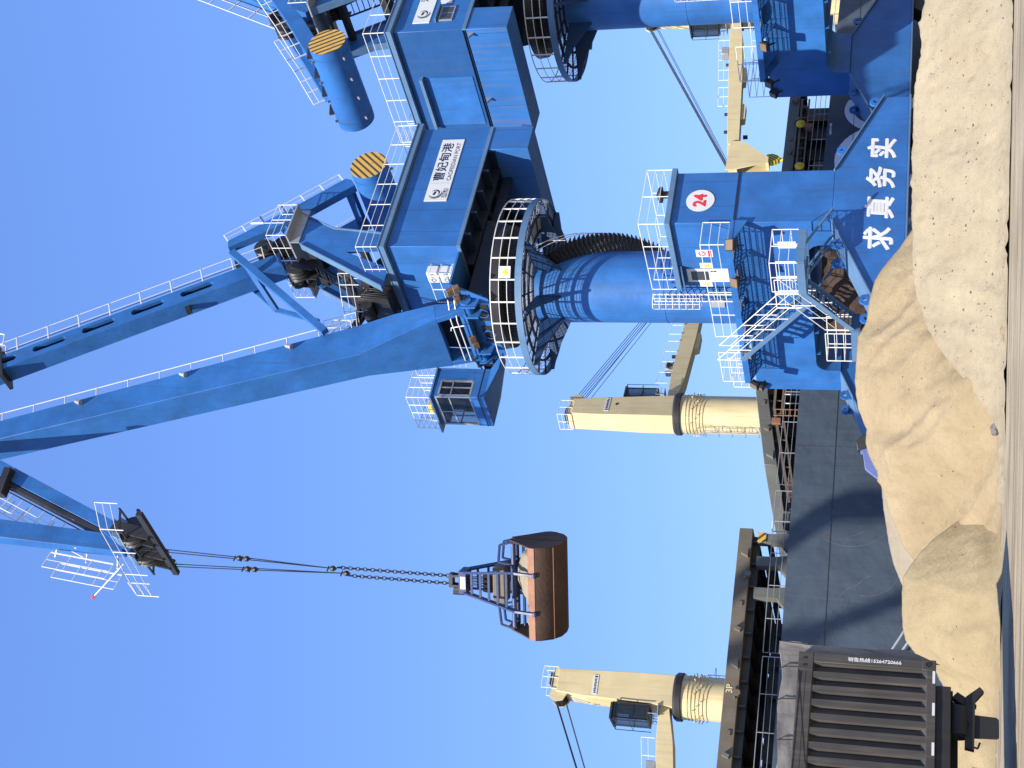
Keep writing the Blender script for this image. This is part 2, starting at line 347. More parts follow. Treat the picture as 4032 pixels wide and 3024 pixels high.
def build_crane():
    R = empty("portal_crane", A0, TH)
    SL = math.radians(218 - 35)
    def up(name, mb, mat, bevel=0.0, parent=None, loc=None, rot=None):
        if parent is not None: return mb.build(name, mat, parent, loc=loc, rot=rot, bevel=bevel)
        o = mb.build(name, mat, R, rot=(0, 0, SL), bevel=bevel); UP.append(o.name); return o
    # ---- portal: box girder with an arch, two flared end beams on bogies
    g = MB()
    poly = [(-6, 9.45), (-6, 5.48), (-4.5, 5.48), (-4.5, 5.9)] + arc(-3.9, 5.95, .6, 180, 90) + arc(3.85, 5.95, .6, 90, 0) + [(4.45, 5.48), (6, 5.48), (6, 9.45)]
    g.prism(poly, 'x', -1.43, 1.43); body = g.build("portal_girder", 'blue', R, bevel=.02)
    for y in (-3.2, -1.6, 0, 1.6, 3.2): MB().box(-1.40, 1.40, y - .02, y + .02, 6.35, 6.56).build("girder_stiffener", 'blue', R)
    for sgn in (-1, 1):
        y0, y1 = (-6.02, -4.62) if sgn < 0 else (4.62, 6.02)
        b = MB(); b.prism([(-5.63, 2.58), (5.63, 2.58), (5.63, 3.62), (1.40, 5.47), (-1.40, 5.47), (-5.63, 3.62)], 'y', y0, y1)
        beam = b.build("end_beam", 'blue', R, bevel=.02)
        f = MB()
        for sx in (-1, 1):
            f.bar((sx * 1.36, (y0 + y1) / 2, 5.51), (sx * 5.68, (y0 + y1) / 2, 3.63), 1.62, .05)
        f.box(-5.7, 5.7, y0 - .06, y1 + .06, 2.50, 2.58)
        f.build("flange_plate", 'roof_grey', beam)
        for sx in (-1, 1):
            for dd, zz in ((2.6, 5.02), (5.45, 3.78)):
                for yy in (y0 + .10, y1 - .10):
                    ee = MB(); t = MB().lathe([(.09, -.05), (.24, -.05), (.24, .05), (.09, .05), (.09, -.05)], 18)
                    ee.merge(t, Matrix.Translation((sx * dd, yy, zz + .22)) @ Matrix.Rotation(math.radians(90), 4, 'X'))
                    ee.box(sx * dd - .2, sx * dd + .2, yy - .05, yy + .05, zz - .25, zz + .12)
                    ee.build("lifting_eye", 'blue', beam)
        for sx in (-1, 1):
            bg_ = MB(); yc = (y0 + y1) / 2
            bg_.prism([(sx * 4.2 - 1.3, 1.55), (sx * 4.2 + 1.3, 1.55), (sx * 4.2 + .5, 2.5), (sx * 4.2 - .5, 2.5)], 'y', yc - .4, yc + .4)
            for dx in (-1.5, -.5, .5, 1.5):
                bg_.tube((sx * 4.2 + dx * .9, yc - .2, .40), (sx * 4.2 + dx * .9, yc + .2, .40), .38, n=18)
            for dx in (-1, 1): bg_.box(sx * 4.2 + dx * .9 - .65, sx * 4.2 + dx * .9 + .65, yc - .45, yc + .45, .6, 1.5)
            bg_.build("bogie", 'black', R)
        if sgn < 0:
            for k, ch in enumerate("求真务实"):
                t = text_mb(ch, 1.22, (-2.42 + 1.66 * k, y0 - .008, 3.52), (1, 0, 0), (0, 0, 1), bold=.034, depth=.012, shear=0.10)
                t.build("lettering", 'white', beam, smooth=False)
    # brown tarpaulin under the arch
    tm = MB(); nx, nz = 26, 14; vs = []
    for j in range(nz + 1):
        for i in range(nx + 1):
            u, v = i / nx, j / nz
            x = -.9 - .35 * math.sin(v * 2.8); y = -3.9 + 5.6 * u; z = 6.2 - 2.6 * v * (1 - .25 * u)
            d = noise.noise(Vector((u * 5, v * 4, 1.7))) * .34 + noise.noise(Vector((u * 13, v * 9, 4))) * .12
            vs.append((x + d, y + d * .3, z - .15 * abs(math.sin(u * 7))))
    tm.add(vs, [(j * (nx + 1) + i, j * (nx + 1) + i + 1, (j + 1) * (nx + 1) + i + 1, (j + 1) * (nx + 1) + i) for j in range(nz) for i in range(nx)])
    tm.build("tarpaulin", 'tarpbrown', R)
    # ---- column and the round gallery
    cm = MB(); cm.lathe([(1.66, 9.40), (1.66, 18.1), (1.66, 19.3), (1.66, 20.3)], 56, cap=True)
    for z in (10.6, 13.1): cm.lathe([(1.662, z - .02), (1.675, z - .012), (1.675, z + .012), (1.662, z + .02)], 56)
    cm.lathe([(1.66, 9.46), (1.85, 9.46), (1.85, 9.56), (1.66, 9.56)], 56)
    cm.build("column", 'blue', R)
    col_sign = MB().box(-1.700, -1.68, -.35, .05, 10.35, 10.95); col_sign.build("name_plate", 'galv', R, rot=(0, 0, math.radians(20)))
    pz = 19.2
    gr = MB()
    for k in range(15):
        r = 1.98 + .147 * k; gr.lathe([(r, pz - .02), (r + .012, pz - .02), (r + .012, pz), (r, pz), (r, pz - .02)], 60)
    for i in range(84):
        a = 2 * math.pi * i / 84 + .01
        gr.bar((1.95 * math.cos(a), 1.95 * math.sin(a), pz - .02), (4.12 * math.cos(a), 4.12 * math.sin(a), pz - .012), .010, .016)
    gal = gr.build("round_gallery", 'galv', R)
    fr = MB()
    for r, w_, h_ in ((1.92, .09, .10), (2.66, .10, .10), (3.42, .10, .10)):
        fr.lathe([(r, pz - .04 - h_), (r + w_, pz - .04 - h_), (r + w_, pz - .04), (r, pz - .04), (r, pz - .04 - h_)], 64)
    for i in range(20):
        a = 2 * math.pi * (i + .5) / 20
        fr.bar((1.9 * math.cos(a), 1.9 * math.sin(a), pz - .08), (4.15 * math.cos(a), 4.15 * math.sin(a), pz - .08), .05, .08)
    fr.build("gallery_frame", 'shade_navy', gal)
    rim = MB(); rim.lathe([(4.12, pz - .16), (4.17, pz - .16), (4.17, pz + .15), (4.12, pz + .15), (4.12, pz - .16)], 72); rim.build("toe_board", 'roof_grey', gal)
    for i in range(8):
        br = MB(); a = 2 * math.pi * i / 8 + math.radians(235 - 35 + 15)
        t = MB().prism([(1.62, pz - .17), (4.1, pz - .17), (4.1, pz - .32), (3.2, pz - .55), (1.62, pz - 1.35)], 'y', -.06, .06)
        br.merge(t, Matrix.Rotation(a, 4, 'Z')); br.build("gallery_bracket", 'blue_shade', gal)
    for i in (3, 15, 16):
        sp = MB(); a0, a1 = 2 * math.pi * (i + .5) / 20, 2 * math.pi * (i + 1.5) / 20
        sp.lathe([(2.7, pz - .06), (3.4, pz - .06), (3.4, pz - .045), (2.7, pz - .045)], 6, a0=a0, a1=a1)
        sp.build("deck_panel", 'galv', gal)
    ra = MB(); n = 26; pts = [(4.14 * math.cos(2 * math.pi * i / 52), 4.14 * math.sin(2 * math.pi * i / 52), pz + .1) for i in range(53)]
    for k, hh in enumerate((.42, .8, 1.2)): ra.pipe([(x, y, z + hh) for x, y, z in pts], .026 if k == 2 else .018)
    for i in range(0, 52, 2): x, y, z = pts[i]; ra.bar((x, y, z), (x, y, z + 1.2), .06, .05, up=(x, y, 0))
    ra.build("gallery_railing", 'rail', gal)
    wp = MB().box(-.27, .27, -4.19, -4.17, pz + .35, pz + .9); w_ = wp.build("warning_sign", 'sign', R, rot=(0, 0, math.radians(-30)))
    MB().prism([(-.18, pz + .45), (.18, pz + .45), (0, pz + .78)], 'y', -4.195, -4.191).build("warning_triangle", 'yellow', w_, smooth=False)
    # spiral stair behind the column
    st = MB()
    for i in range(30):
        a = math.radians(-35) + math.radians(48 - 105 * i / 29); z = 13.4 + 5.2 * i / 29
        t = MB().add([(1.66, -.17, z), (2.52, -.24, z), (2.52, .24, z), (1.66, .17, z), (1.66, -.17, z + .05), (2.52, -.24, z + .05), (2.52, .24, z + .05), (1.66, .17, z + .05)],
                     [(0, 3, 2, 1), (4, 5, 6, 7), (0, 1, 5, 4), (1, 2, 6, 5), (2, 3, 7, 6), (3, 0, 4, 7)])
        t.prism([(1.66, z - .42), (1.66, z), (2.45, z), (2.45, z - .08)], 'y', -.03, .03)
        st.merge(t, Matrix.Rotation(a, 4, 'Z'))
    spi = st.build("spiral_stair", 'black', R)
    hr = MB()
    for hh in (.55, 1.0):
        hr.pipe([(2.52 * math.cos(a), 2.52 * math.sin(a), z + hh) for a, z in ((math.radians(-35 + 48 - 105 * i / 15), 13.4 + 5.2 * i / 15) for i in range(16))], .022)
    for i in range(0, 16, 3):
        a = math.radians(-35 + 48 - 105 * i / 15); z = 13.4 + 5.2 * i / 15; hr.tube((2.52 * math.cos(a), 2.52 * math.sin(a), z), (2.52 * math.cos(a), 2.52 * math.sin(a), z + 1), .02)
    hr.build("handrail", 'rail', spi)
    # ---- electrical house on the landward end
    h = MB(); h.box(-1.43, 1.43, -6.0, -1.85, 9.49, 12.12)
    house = h.build("electrical_house", 'blue_seam', R, bevel=.015)
    r_ = MB(); r_.box(-1.60, 1.60, -6.15, -1.70, 12.12, 12.36); r_.build("roof", 'roof_grey', house, bevel=.02)
    bs = MB(); bs.box(-1.47, 1.47, -6.04, -1.80, 9.42, 9.50); bs.build("base_strip", 'ink', house)
    rr = MB(); rr.rail([(-1.55, -1.75, 12.36), (-1.55, -6.1, 12.36), (1.55, -6.1, 12.36), (1.55, -1.75, 12.36), (-1.0, -1.75, 12.36)], 1.1, 2, 1.45)
    rr.build("roof_railing", 'rail', house)
    v = MB(); v.lathe([(.16, 12.36), (.16, 12.8), (.36, 12.8), (.34, 12.92), (.05, 13.05)], 16, c=(.75, -5.4), cap=True); v.build("roof_vent", 'black', house)
    d = MB(); d.box(-1.475, -1.43, -3.03, -2.17, 9.86, 11.80); door = d.build("door", 'white', house, bevel=.01)
    MB().box(-1.482, -1.475, -2.9, -2.3, 10.85, 11.62).build("window", 'dglass', door)
    MB().box(-1.52, -1.475, -2.94, -2.90, 10.5, 10.75).build("handle", 'black', door)
    MB().bar((-1.43, -2.6, 12.02), (-1.95, -2.6, 11.9), 1.3, .06).build("door_canopy", 'roof_grey', house)
    for y, z, kind in ((-4.05, 10.9, 'no'), (-1.98, 11.05, 'y'), (-3.25, 10.9, 'y')):
        hw, hh = (.23, .36) if kind == 'no' else (.17, .28)
        s = MB().box(-1.442, -1.432, y - hw, y + hw, z - hh, z + hh).build("notice", 'sign', house)
        if kind == 'no':
            t = MB().lathe([(.11, 0), (.16, 0), (.16, .006), (.11, .006)], 20); t.bar((-.09, -.09, .003), (.09, .09, .003), .035, .006)
            MB().merge(t, Matrix.Translation((-1.443, y, z + .1)) @ Matrix.Rotation(math.radians(-90), 4, 'Y')).build("notice_symbol", 'red', s, smooth=False)
            MB().box(-1.449, -1.443, y - .2, y + .2, z - .3, z - .16).build("notice_band", 'red', s)
        else:
            MB().prism([(y - .13, z - .12), (y + .13, z - .12), (y, z + .14)], 'x', -1.449, -1.443).build("notice_symbol", 'yellow', s, smooth=False)
    s = MB().box(-1.442, -1.432, -4.6 - .17, -4.6 + .25, 7.0, 7.75).build("notice", 'sign', R)
    MB().prism([(-4.72, 7.3), (-4.44, 7.3), (-4.58, 7.62)], 'x', -1.449, -1.443).build("notice_symbol", 'yellow', s, smooth=False)
    nd = MB(); t = MB().lathe([(.60, 0), (.60, .02)], 40, cap=True)
    nd.merge(t, Matrix.Translation((-.18, -6.002, 10.98)) @ Matrix.Rotation(math.radians(90), 4, 'X')); num = nd.build("number_disc", 'sign', R)
    text_mb("24", .74, (-.18, -6.028, 10.97), (1, 0, 0), (0, 0, 1), bold=.028, depth=.01, sx=.95).build("number", 'red', num, smooth=False)
    # ---- cage ladder
    l = MB(); ly = -1.42
    for dy in (-.24, .24): l.tube((-1.78, ly + dy, 9.6), (-1.78, ly + dy, 13.4), .028)
    for k in range(14): l.tube((-1.78, ly - .24, 9.9 + .27 * k), (-1.78, ly + .24, 9.9 + .27 * k), .016)
    for k in range(8):
        z = 11.3 + .3 * k; l.pipe([(-1.78 - .36 * math.sin(a) * 1.6, ly - .34 * math.cos(a), z) for a in (math.pi * i / 8 for i in range(9))], .016)
    for a in (.5, 1.05, 2.1, 2.65): l.tube((-1.78 - .576 * math.sin(a), ly - .34 * math.cos(a), 11.3), (-1.78 - .576 * math.sin(a), ly - .34 * math.cos(a), 13.4), .014)
    l.build("cage_ladder", 'rail', R)
    # ---- walkway with grating along the left face and over the girder
    wk = MB(); wz = 9.62; wo = -2.72
    for y in np.arange(-6.1, 3.6, .10): wk.box(wo, -1.45, y, y + .022, wz - .03, wz)
    for x in np.linspace(wo, -1.47, 7): wk.box(x - .01, x + .01, -6.1, 3.6, wz - .045, wz - .005)
    walk = wk.build("walkway", 'galv', R)
    wf = MB(); wf.box(wo - .05, wo, -6.15, 3.65, wz - .18, wz + .10)
    for y in (-6.12, -4.3, -2.5, -.7, 1.1, 2.9, 3.6): wf.box(wo, -1.43, y - .05, y + .05, wz - .2, wz - .05); wf.prism([(-1.43, wz - .2), (wo + .1, wz - .2), (-1.43, wz - .75)], 'y', y - .03, y + .03)
    wf.build("walkway_frame", 'blue', walk)
    wr = MB(); wr.rail([(-1.5, -6.1, wz), (wo, -6.1, wz), (wo, .15, wz)], 1.1, 2, 1.6)
    wr.rail([(wo, 1.35, wz), (wo, 3.6, wz), (-1.38, 3.6, wz)], 1.1, 2, 1.4); wr.rail([(-1.38, 3.6, 9.46), (-1.38, 5.95, 9.46), (1.38, 5.95, 9.46), (1.38, 1.9, 9.46)], 1.1, 2, 1.4)
    wr.build("walkway_railing", 'rail', walk)
    # ---- stairs
    def flight(y0, z0, y1, z1, xa, xb):
        f = MB(); n = 12; r = MB()
        for x in (xa, xb):
            f.bar((x, y0, z0 - .1), (x, y1, z1 - .1), .05, .22)
            r.rail([(x, y0, z0), (x, y1, z1)], 1.0, 1, 1.05, .026)
        for k in range(n): t = (k + .5) / n; yy = y0 + (y1 - y0) * t; zz = z0 + (z1 - z0) * t; f.box(xa, xb, yy - .11, yy + .11, zz - .03, zz)
        o = f.build("stair_flight", 'roof_grey', R); r.build("handrail", 'rail', o); return o
    flight(.75, wz, -3.0, 6.72, wo - .85, wo - .05)
    flight(-5.1, 6.6, -2.7, 4.72, wo - 1.75, wo - .95)
    def landing(y0, y1, z, xa, xb, gaps):
        f = MB()
        for y in np.arange(y0, y1, .12): f.box(xa, xb, y, y + .03, z - .03, z)
        f.box(xa - .04, xa, y0, y1, z - .26, z + .06); f.box(xb, xb + .04, y0, y1, z - .26, z + .06); f.box(xa, xb, y0 - .04, y0, z - .26, z + .06); f.box(xa, xb, y1, y1 + .04, z - .26, z + .06)
        for y in (y0 + .2, y1 - .2): f.bar((xb, y, z - .2), (xa + .2, y, z - .2), .08, .12); f.bar((-1.43, y, z - 1.2), (xb - .6, y, z - .2), .08, .08)
        o = f.build("landing", 'roof_grey', R); r = MB()
        for g_ in gaps: r.rail(g_, 1.1, 2, 1.0, .026)
        r.build("landing_railing", 'rail', o)
    xa, xb = wo - 1.75, wo
    landing(-7.0, -5.1, 6.6, xa, xb, [[(xa, -5.2, 6.6), (xa, -7.0, 6.6), (xb, -7.0, 6.6), (xb, -6.1, 6.6)]])
    landing(-5.06, -3.05, 6.62, wo - .9, wo, [[(wo - .9, -4.9, 6.62), (wo - .9, -3.1, 6.62)], [(wo, -5, 6.62), (wo, -3.1, 6.62), (wo - .2, -3.1, 6.62)]])
    landing(-2.65, -.6, 4.62, xa - .05, xb - .9, [[(xa - .05, -2.5, 4.62), (xa - .05, -.6, 4.62), (xb - .9, -.6, 4.62), (xb - .9, -2.5, 4.62)]])
    # ---- floodlights
    def flood(pos, az, tilt):
        f = MB(); f.box(-.24, .24, -.08, .10, -.20, .20); f.box(-.2, .2, .10, .2, -.16, .16)
        o = f.build("floodlight", 'black', R, loc=pos, rot=(math.radians(tilt), 0, math.radians(az)), bevel=.02)
        MB().box(-.21, .21, -.088, -.08, -.17, .17).build("lens", 'lamp', o)
        MB().bar((0, .1, -.1), (0, .45, -.35), .07, .07).build("bracket", 'black', o)
    for pos, az in (((wo - .15, -6.25, 9.45), -35), ((wo - .1, -3.8, 9.5), -75), ((wo - .1, 1.3, 9.35), -90), ((wo - .1, 3.75, 9.3), -100), ((-1.6, 5.6, 9.3), -110)):
        flood(pos, az, -28)
    # ================= slewing part: x along the jib, y to the sign side
    t = MB(); t.lathe([(1.7, 19.95), (2.35, 20.05), (2.35, 20.42), (2.9, 20.5), (2.95, 20.88), (1.5, 20.88)], 56)
    for i in range(96):
        a = 2 * math.pi * i / 96; t.bar((2.36 * math.cos(a), 2.36 * math.sin(a), 20.10), (2.36 * math.cos(a), 2.36 * math.sin(a), 20.40), .07, .07)
    up("slewing_ring", t, 'black')
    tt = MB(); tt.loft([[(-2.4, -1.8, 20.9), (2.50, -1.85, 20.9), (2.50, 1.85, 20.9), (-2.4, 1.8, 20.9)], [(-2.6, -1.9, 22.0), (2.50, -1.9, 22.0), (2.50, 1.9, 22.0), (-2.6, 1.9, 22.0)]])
    up("turntable", tt, 'shade_navy', .02)
    ft = MB().prism([(-2.0, 20.88), (2.0, 20.88), (3.0, 22.44), (-3.0, 22.44)], 'x', 2.50, 2.56).box(.5, 2.56, -3.0, 3.0, 22.44, 22.54)
    up("front_plate", ft, 'blue', .01)
    for y in (-1.3, 1.3): up("main_girder", MB().box(-7.4, 2.5, y - .14, y + .14, 21.55, 22.0), 'shade_navy')
    fp = MB()
    for y in (-.95, .55):
        fp = MB().box(2.562, 2.60, y - .02, y + 1.1, 21.02, 21.62); ah = up("access_hole", fp, 'black')
        MB().merge(MB().lathe([(.24, -.02), (.30, -.02), (.30, .05), (.24, .05)], 20), Matrix.Translation((2.61, y + .55, 21.32)) @ Matrix.Rotation(math.radians(90), 4, 'Y')).build("hole_rim", 'blue', ah)
    ub = MB()
    for y in (-2.0, 2.0): ub.box(-7.4, .4, y - .06, y + .06, 22.0, 22.44)
    for x in (-6.0, -4.6, -3.2, -1.8, -.4): ub.box(x - .06, x + .06, -3.25, 3.25, 22.05, 22.44)
    ub.box(-7.55, .42, -3.27, 3.27, 22.44, 22.48)
    up("underframe", ub, 'shade_navy')
    for s_ in (-1, 1): MB().box(-7.62, .47, s_ * 3.30 - .05, s_ * 3.30 + .05, 22.36, 22.54).v and up("deck_edge", MB().box(-7.62, .47, s_ * 3.30 - .05, s_ * 3.30 + .05, 22.36, 22.54), 'roof_grey')
    up("deck_edge", MB().box(.40, .50, -3.25, 3.25, 22.36, 22.54), 'roof_grey')
    mh = MB(); mh.box(-7.6, .45, -3.3, 3.3, 22.54, 26.0); hs = up("machinery_house", mh, 'blue_seam', .02)
    ro = MB(); ro.box(-7.82, .66, -3.52, 3.52, 26.02, 26.34); ro.box(-7.86, .70, -3.56, 3.56, 26.30, 26.36); up("roof", ro, 'roof_grey', .015, hs)
    MB().box(-7.9, -7.60, -.6, 2.6, 25.2, 25.36).build("shutter_hood", 'roof_grey', hs)
    MB().box(-7.635, -7.60, -.5, 2.5, 22.7, 25.2).build("roller_shutter", 'blue', hs)
    rl = MB(); rl.rail([(.6, -1.2, 26.36), (.6, 3.46, 26.36), (-7.76, 3.46, 26.36), (-7.76, -3.46, 26.36), (.6, -3.46, 26.36)], 1.1, 2, 1.35, .027)
    rl.build("roof_railing", 'rail', hs)
    bl = MB(); bl.prism([(-7.62, 22.36), (-7.62, 20.35), (-6.05, 20.35), (-6.0, 22.36)], 'y', -3.3, 3.3); ballast = up("ballast_box", bl, 'blue_rust', .02)
    for y in (-3.05, .9):
        eye = MB(); eye.prism([(-7.95, 22.2), (-7.62, 22.32), (-7.62, 22.0)], 'y', y - .05, y + .05)
        eye.build("lifting_lug", 'galv', ballast)
    # sign on the sign side
    sg = MB().box(-6.77, -2.5, 3.302, 3.335, 23.70, 24.84); sign = up("port_sign", sg, 'sign')
    ux, uz = (-1, 0, 0), (0, 0, 1); Y = 3.338
    text_mb("曹妃甸港", .60, (-5.18, Y, 24.40), ux, uz, .010, depth=.006, sx=1.12).build("lettering", 'ink', sign, smooth=False)
    text_mb("CAOFEIDIAN PORT", .30, (-5.18, Y, 23.90), ux, uz, 0.0, depth=.006, sx=1.02).build("lettering", 'ink', sign, smooth=False)
    text_mb("河北港口", .165, (-3.02, Y, 23.92), ux, uz, 0, depth=.006).build("lettering", 'ink', sign, smooth=False)
    text_mb("HEBEI PORT", .115, (-3.02, Y, 23.79), ux, uz, 0, depth=.006).build("lettering", 'ink', sign, smooth=False)
    MB().box(-3.705, -3.69, 3.335, 3.34, 23.8, 24.74).build("divider", 'galv', sign)
    logo(-3.02, 24.36, .82, 3.3385, -1).build("logo", 'ink', sign, smooth=False)
    # air conditioners in a cage on the front wall
    for z in (23.33, 23.98):
        acp = up("air_conditioner", MB().box(.46, .95, 1.35, 2.0, z - .28, z + .29), 'white', .02)
        fan = MB()
        for y in (1.53, 1.83): fan.merge(MB().lathe([(.05, 0), (.13, .004), (.14, .01)], 16), Matrix.Translation((.952, y, z)) @ Matrix.Rotation(math.radians(90), 4, 'Y'))
        fan.build("fan_guard", 'galv', acp)
    bc = MB()
    for dz in (0, .55, 1.05): bc.pipe([(.5, 2.15, 23.0 + dz), (1.25, 2.15, 23.0 + dz), (1.25, -.55, 23.0 + dz), (.5, -.55, 23.0 + dz)], .025)
    for y in (2.15, 1.2, .3, -.55): bc.tube((1.25, y, 22.9), (1.25, y, 24.05), .025)
    bc.box(.5, 1.3, -.6, 2.2, 22.86, 22.92)
    bc.build("cage_railing", 'rail', acp)
    # work lights on the front rail
    for y, z in ((2.7, 22.5), (2.9, 22.15), (2.2, 22.25), (-.2, 22.05), (-.65, 22.0)):
        wl = MB(); wl.merge(MB().box(-.1, .13, -.19, .19, -.15, .15), Matrix.Translation((3.05 if y < 1 else 2.75, y, z)) @ Matrix.Rotation(math.radians(35), 4, 'Y'))
        up("work_light", wl, 'lamp', .02)
    fr2 = MB()
    for x, z in ((2.72, 22.75), (2.72, 22.45)): fr2.pipe([(x, 2.1, z), (x + .6, 1.4, z - .1), (x + .6, -1.5, z - .1), (x, -2.3, z)], .03)
    fr2.pipe([(3.3, 1.0, 22.1), (3.35, .9, 22.75), (3.35, .7, 22.8)], .03)
    up("front_railing", fr2, 'rail')
    cab_ = MB()
    for k in range(6):
        pts = [(2.75 + .06 * math.sin(k * 2.1 + i), 2.4 - 4.6 * i / 14, 22.35 - .05 * k - .25 * abs(math.sin(i * .9 + k))) for i in range(15)]
        cab_.pipe(pts, .025, 5)
    up("cable_run", cab_, 'rope')
    # ---- jib boom
    up("gap_shade_plate", MB().box(2.30, 2.56, -1.45, 1.45, 22.55, 23.9), 'shade_navy')  # added dark plate standing in for the shade between the boom legs
    def boom():
        b = MB()
        S = [((3.50, 23.25), (2.62, 23.55), 1.70), ((4.20, 25.1), (2.85, 25.6), 1.27), ((4.93, 26.96), (3.21, 27.5), .80), ((11.3, 46.8), (10.35, 47.2), .72)]
        rings = [[(u[0], -w, u[1]), (u[0], w, u[1]), (t[0], w, t[1]), (t[0], -w, t[1])] for u, t, w in S]
        b.loft(rings)
        for s in (-1, 1):
            b.loft([[(3.50, s * 1.70, 23.25), (3.50, s * 1.40, 23.25), (2.62, s * 1.40, 23.55), (2.62, s * 1.70, 23.55)],
                    [(3.05, s * 1.85, 21.95), (3.05, s * 1.5, 21.95), (2.60, s * 1.5, 22.0), (2.60, s * 1.85, 22.0)]])
        b.box(2.58, 3.08, -1.5, 1.5, 21.95, 22.28)
        return b
    bo = up("jib_boom", boom(), 'blue', .02)
    for s in (-1, 1):
        pv = MB(); pv.tube((2.75, s * 1.2, 21.9), (2.75, s * 2.15, 21.9), .26, n=18)
        for y in (1.3, 2.0): pv.prism([(2.3, 21.2), (3.1, 21.4), (3.1, 22.1), (2.3, 22.3)], 'y', s * y - .05, s * y + .05)
        up("pivot_bracket", pv, 'blue')
    def lerp2(a, b, t): return tuple(x + (y - x) * t for x, y in zip(a, b))
    br_ = MB(); pts = [lerp2((3.30, .80, 27.75), (10.35, .72, 47.2), k / 13) for k in range(14)]
    nrm = Vector((-.94, 0, .34))
    br_.pipe([Vector(p) + nrm * .45 for p in pts], .024)
    for p in pts: br_.tube(p, Vector(p) + nrm * .45, .026)
    br_.rail([(3.2, .8, 27.5), (3.75, .8, 29.0)], .9, 1, .8, tilt=nrm)
    br_.build("boom_railing", 'rail', bo)
    for k in (2, 5.3, 8.6):
        p = Vector(lerp2((3.30, .80, 27.75), (10.35, .72, 47.2), k / 13)) + Vector((.12, .08, 0))
        o = MB().tube(p, p + Vector((.12, .05, -.34)), .09, .13, n=12).build("boom_lamp", 'galv', bo)
    # ---- A frame
    for s in (1, -1):
        a = MB(); pl = [(-3.35, 32.1), (-1.55, 31.75), (-1.25, 31.35), (1.55, 26.36), (.35, 26.36), (-.75, 28.9), (-1.0, 26.36), (-1.75, 26.36), (-2.25, 29.9)]
        a.prism(pl, 'y', s * 1.55, s * 1.75); fo = up("a_frame_side", a, 'blue', .015)
        f = MB()
        for p, q in zip(pl[:1] + pl[7:][::-1], (pl[7:][::-1] + pl[7:8])): pass
        f.bar((-3.4, s * 1.65, 32.05), (-2.27, s * 1.65, 29.9), .42, .05, up=(1, 0, .5)); f.bar((-2.27, s * 1.65, 29.9), (-1.77, s * 1.65, 26.36), .42, .05, up=(1, 0, .2))
        f.bar((-1.2, s * 1.65, 31.4), (1.58, s * 1.65, 26.4), .42, .05, up=(1, 0, .5))
        f.build("flange_plate", 'roof_grey', fo)
    ab = MB()
    for (x, z) in ((-2.9, 31.6), (-1.6, 31.2), (-.2, 29.1), (.7, 27.6), (-1.9, 28.6)): ab.bar((x, -1.55, z), (x, 1.55, z), .3, .35)
    ab.bar((-.2, -1.5, 29.1), (.7, 1.5, 27.6), .12, .12); ab.bar((-.2, 1.5, 29.1), (.7, -1.5, 27.6), .12, .12)
    for k in range(14): ab.bar((-1.35 + .145 * k, .35, 31.4 - .26 * k), (-1.35 + .145 * k, -.55, 31.4 - .26 * k), .04, .04)
    for y in (.35, -.55): ab.bar((-1.35, y, 31.4), (.9, y, 27.3), .06, .1)
    up("a_frame_brace", ab, 'black')
    for x, y, z, r in ((-2.5, 0, 34.35, .52), (-2.45, .3, 33.1, .55), (-1.15, 0, 32.1, .56), (-1.4, -.9, 32.5, .45)):
        m_ = MB()
        for dy in (-.22, 0, .22):
            t = MB().lathe([(.12, -.09), (r, -.09), (r * .86, 0), (r, .09), (.12, .09)], 26, cap=True)
            m_.merge(t, Matrix.Translation((x, y + dy, z)) @ Matrix.Rotation(math.radians(90), 4, 'X'))
        for dy in (-.36, .36): m_.prism([(x - .2, z + .25), (x + .2, z + .25), (x + .35, z - r - .4), (x - .35, z - r - .4)], 'y', y + dy - .03, y + dy + .03)
        up("sheave", m_, 'black')
    ap = MB(); ap.box(-3.5, -1.3, -2.35, 2.35, 31.98, 32.06); ap.box(-3.5, -1.3, 1.78, 1.84, 31.5, 32.0); apx = up("apex_platform", ap, 'galv')
    r2 = MB(); r2.rail([(-1.35, -2.3, 32.06), (-1.35, 2.3, 32.06), (-3.45, 2.3, 32.06), (-3.45, 1.0, 32.06)], 1.05, 2, .85, .026); r2.rail([(-1.35, -2.3, 32.06), (-3.4, -2.3, 32.06)], 1.05, 2, .9)
    r2.build("apex_railing", 'rail', apx)
    an = MB().tube((-2.2, 2.3, 32.4), (-2.2, 2.3, 33.9), .02).tube((-2.2, 2.3, 33.5), (-2.2, 2.3, 34.2), .05); an.build("antenna", 'white', apx)
    wn = MB(); wn.tube((-.6, -1.0, 27.0), (-.6, 1.0, 27.0), .55, n=20).box(-.1, .9, -.9, .9, 26.36, 27.2).box(.9, 1.5, -.6, .8, 26.4, 28.0).tube((1.7, -.4, 27.5), (1.7, .6, 27.5), .3, n=16)
    for k in range(7): wn.tube((.9 + .12 * k, 1.0, 26.4), (1.0 + .12 * k, .95, 27.6 + .05 * k), .025)
    wn.bar((1.0, -.8, 28.2), (3.1, -.9, 28.9), .25, .35); wn.bar((.2, -.2, 28.4), (2.4, -.6, 28.2), .3, .2)
    up("luffing_winch", wn, 'black', .01)
    wr2 = MB(); wr2.rail([(-1.0, -1.2, 28.2), (.2, 1.2, 28.2), (1.7, 1.2, 27.6), (2.3, -.3, 27.6)], 1.0, 2, .8, .024); wr2.rail([(1.9, -.9, 28.7), (3.3, -1.0, 29.4)], .8, 2, .5, .022); wr2.rail([(1.9, -.3, 28.6), (3.3, -.4, 29.3)], .8, 2, .5, .022)
    up("winch_railing", wr2, 'rail')
    # ---- counterweight lever, pivoting on the A frame
    PV = Vector((-3.0, 0, 32.5))
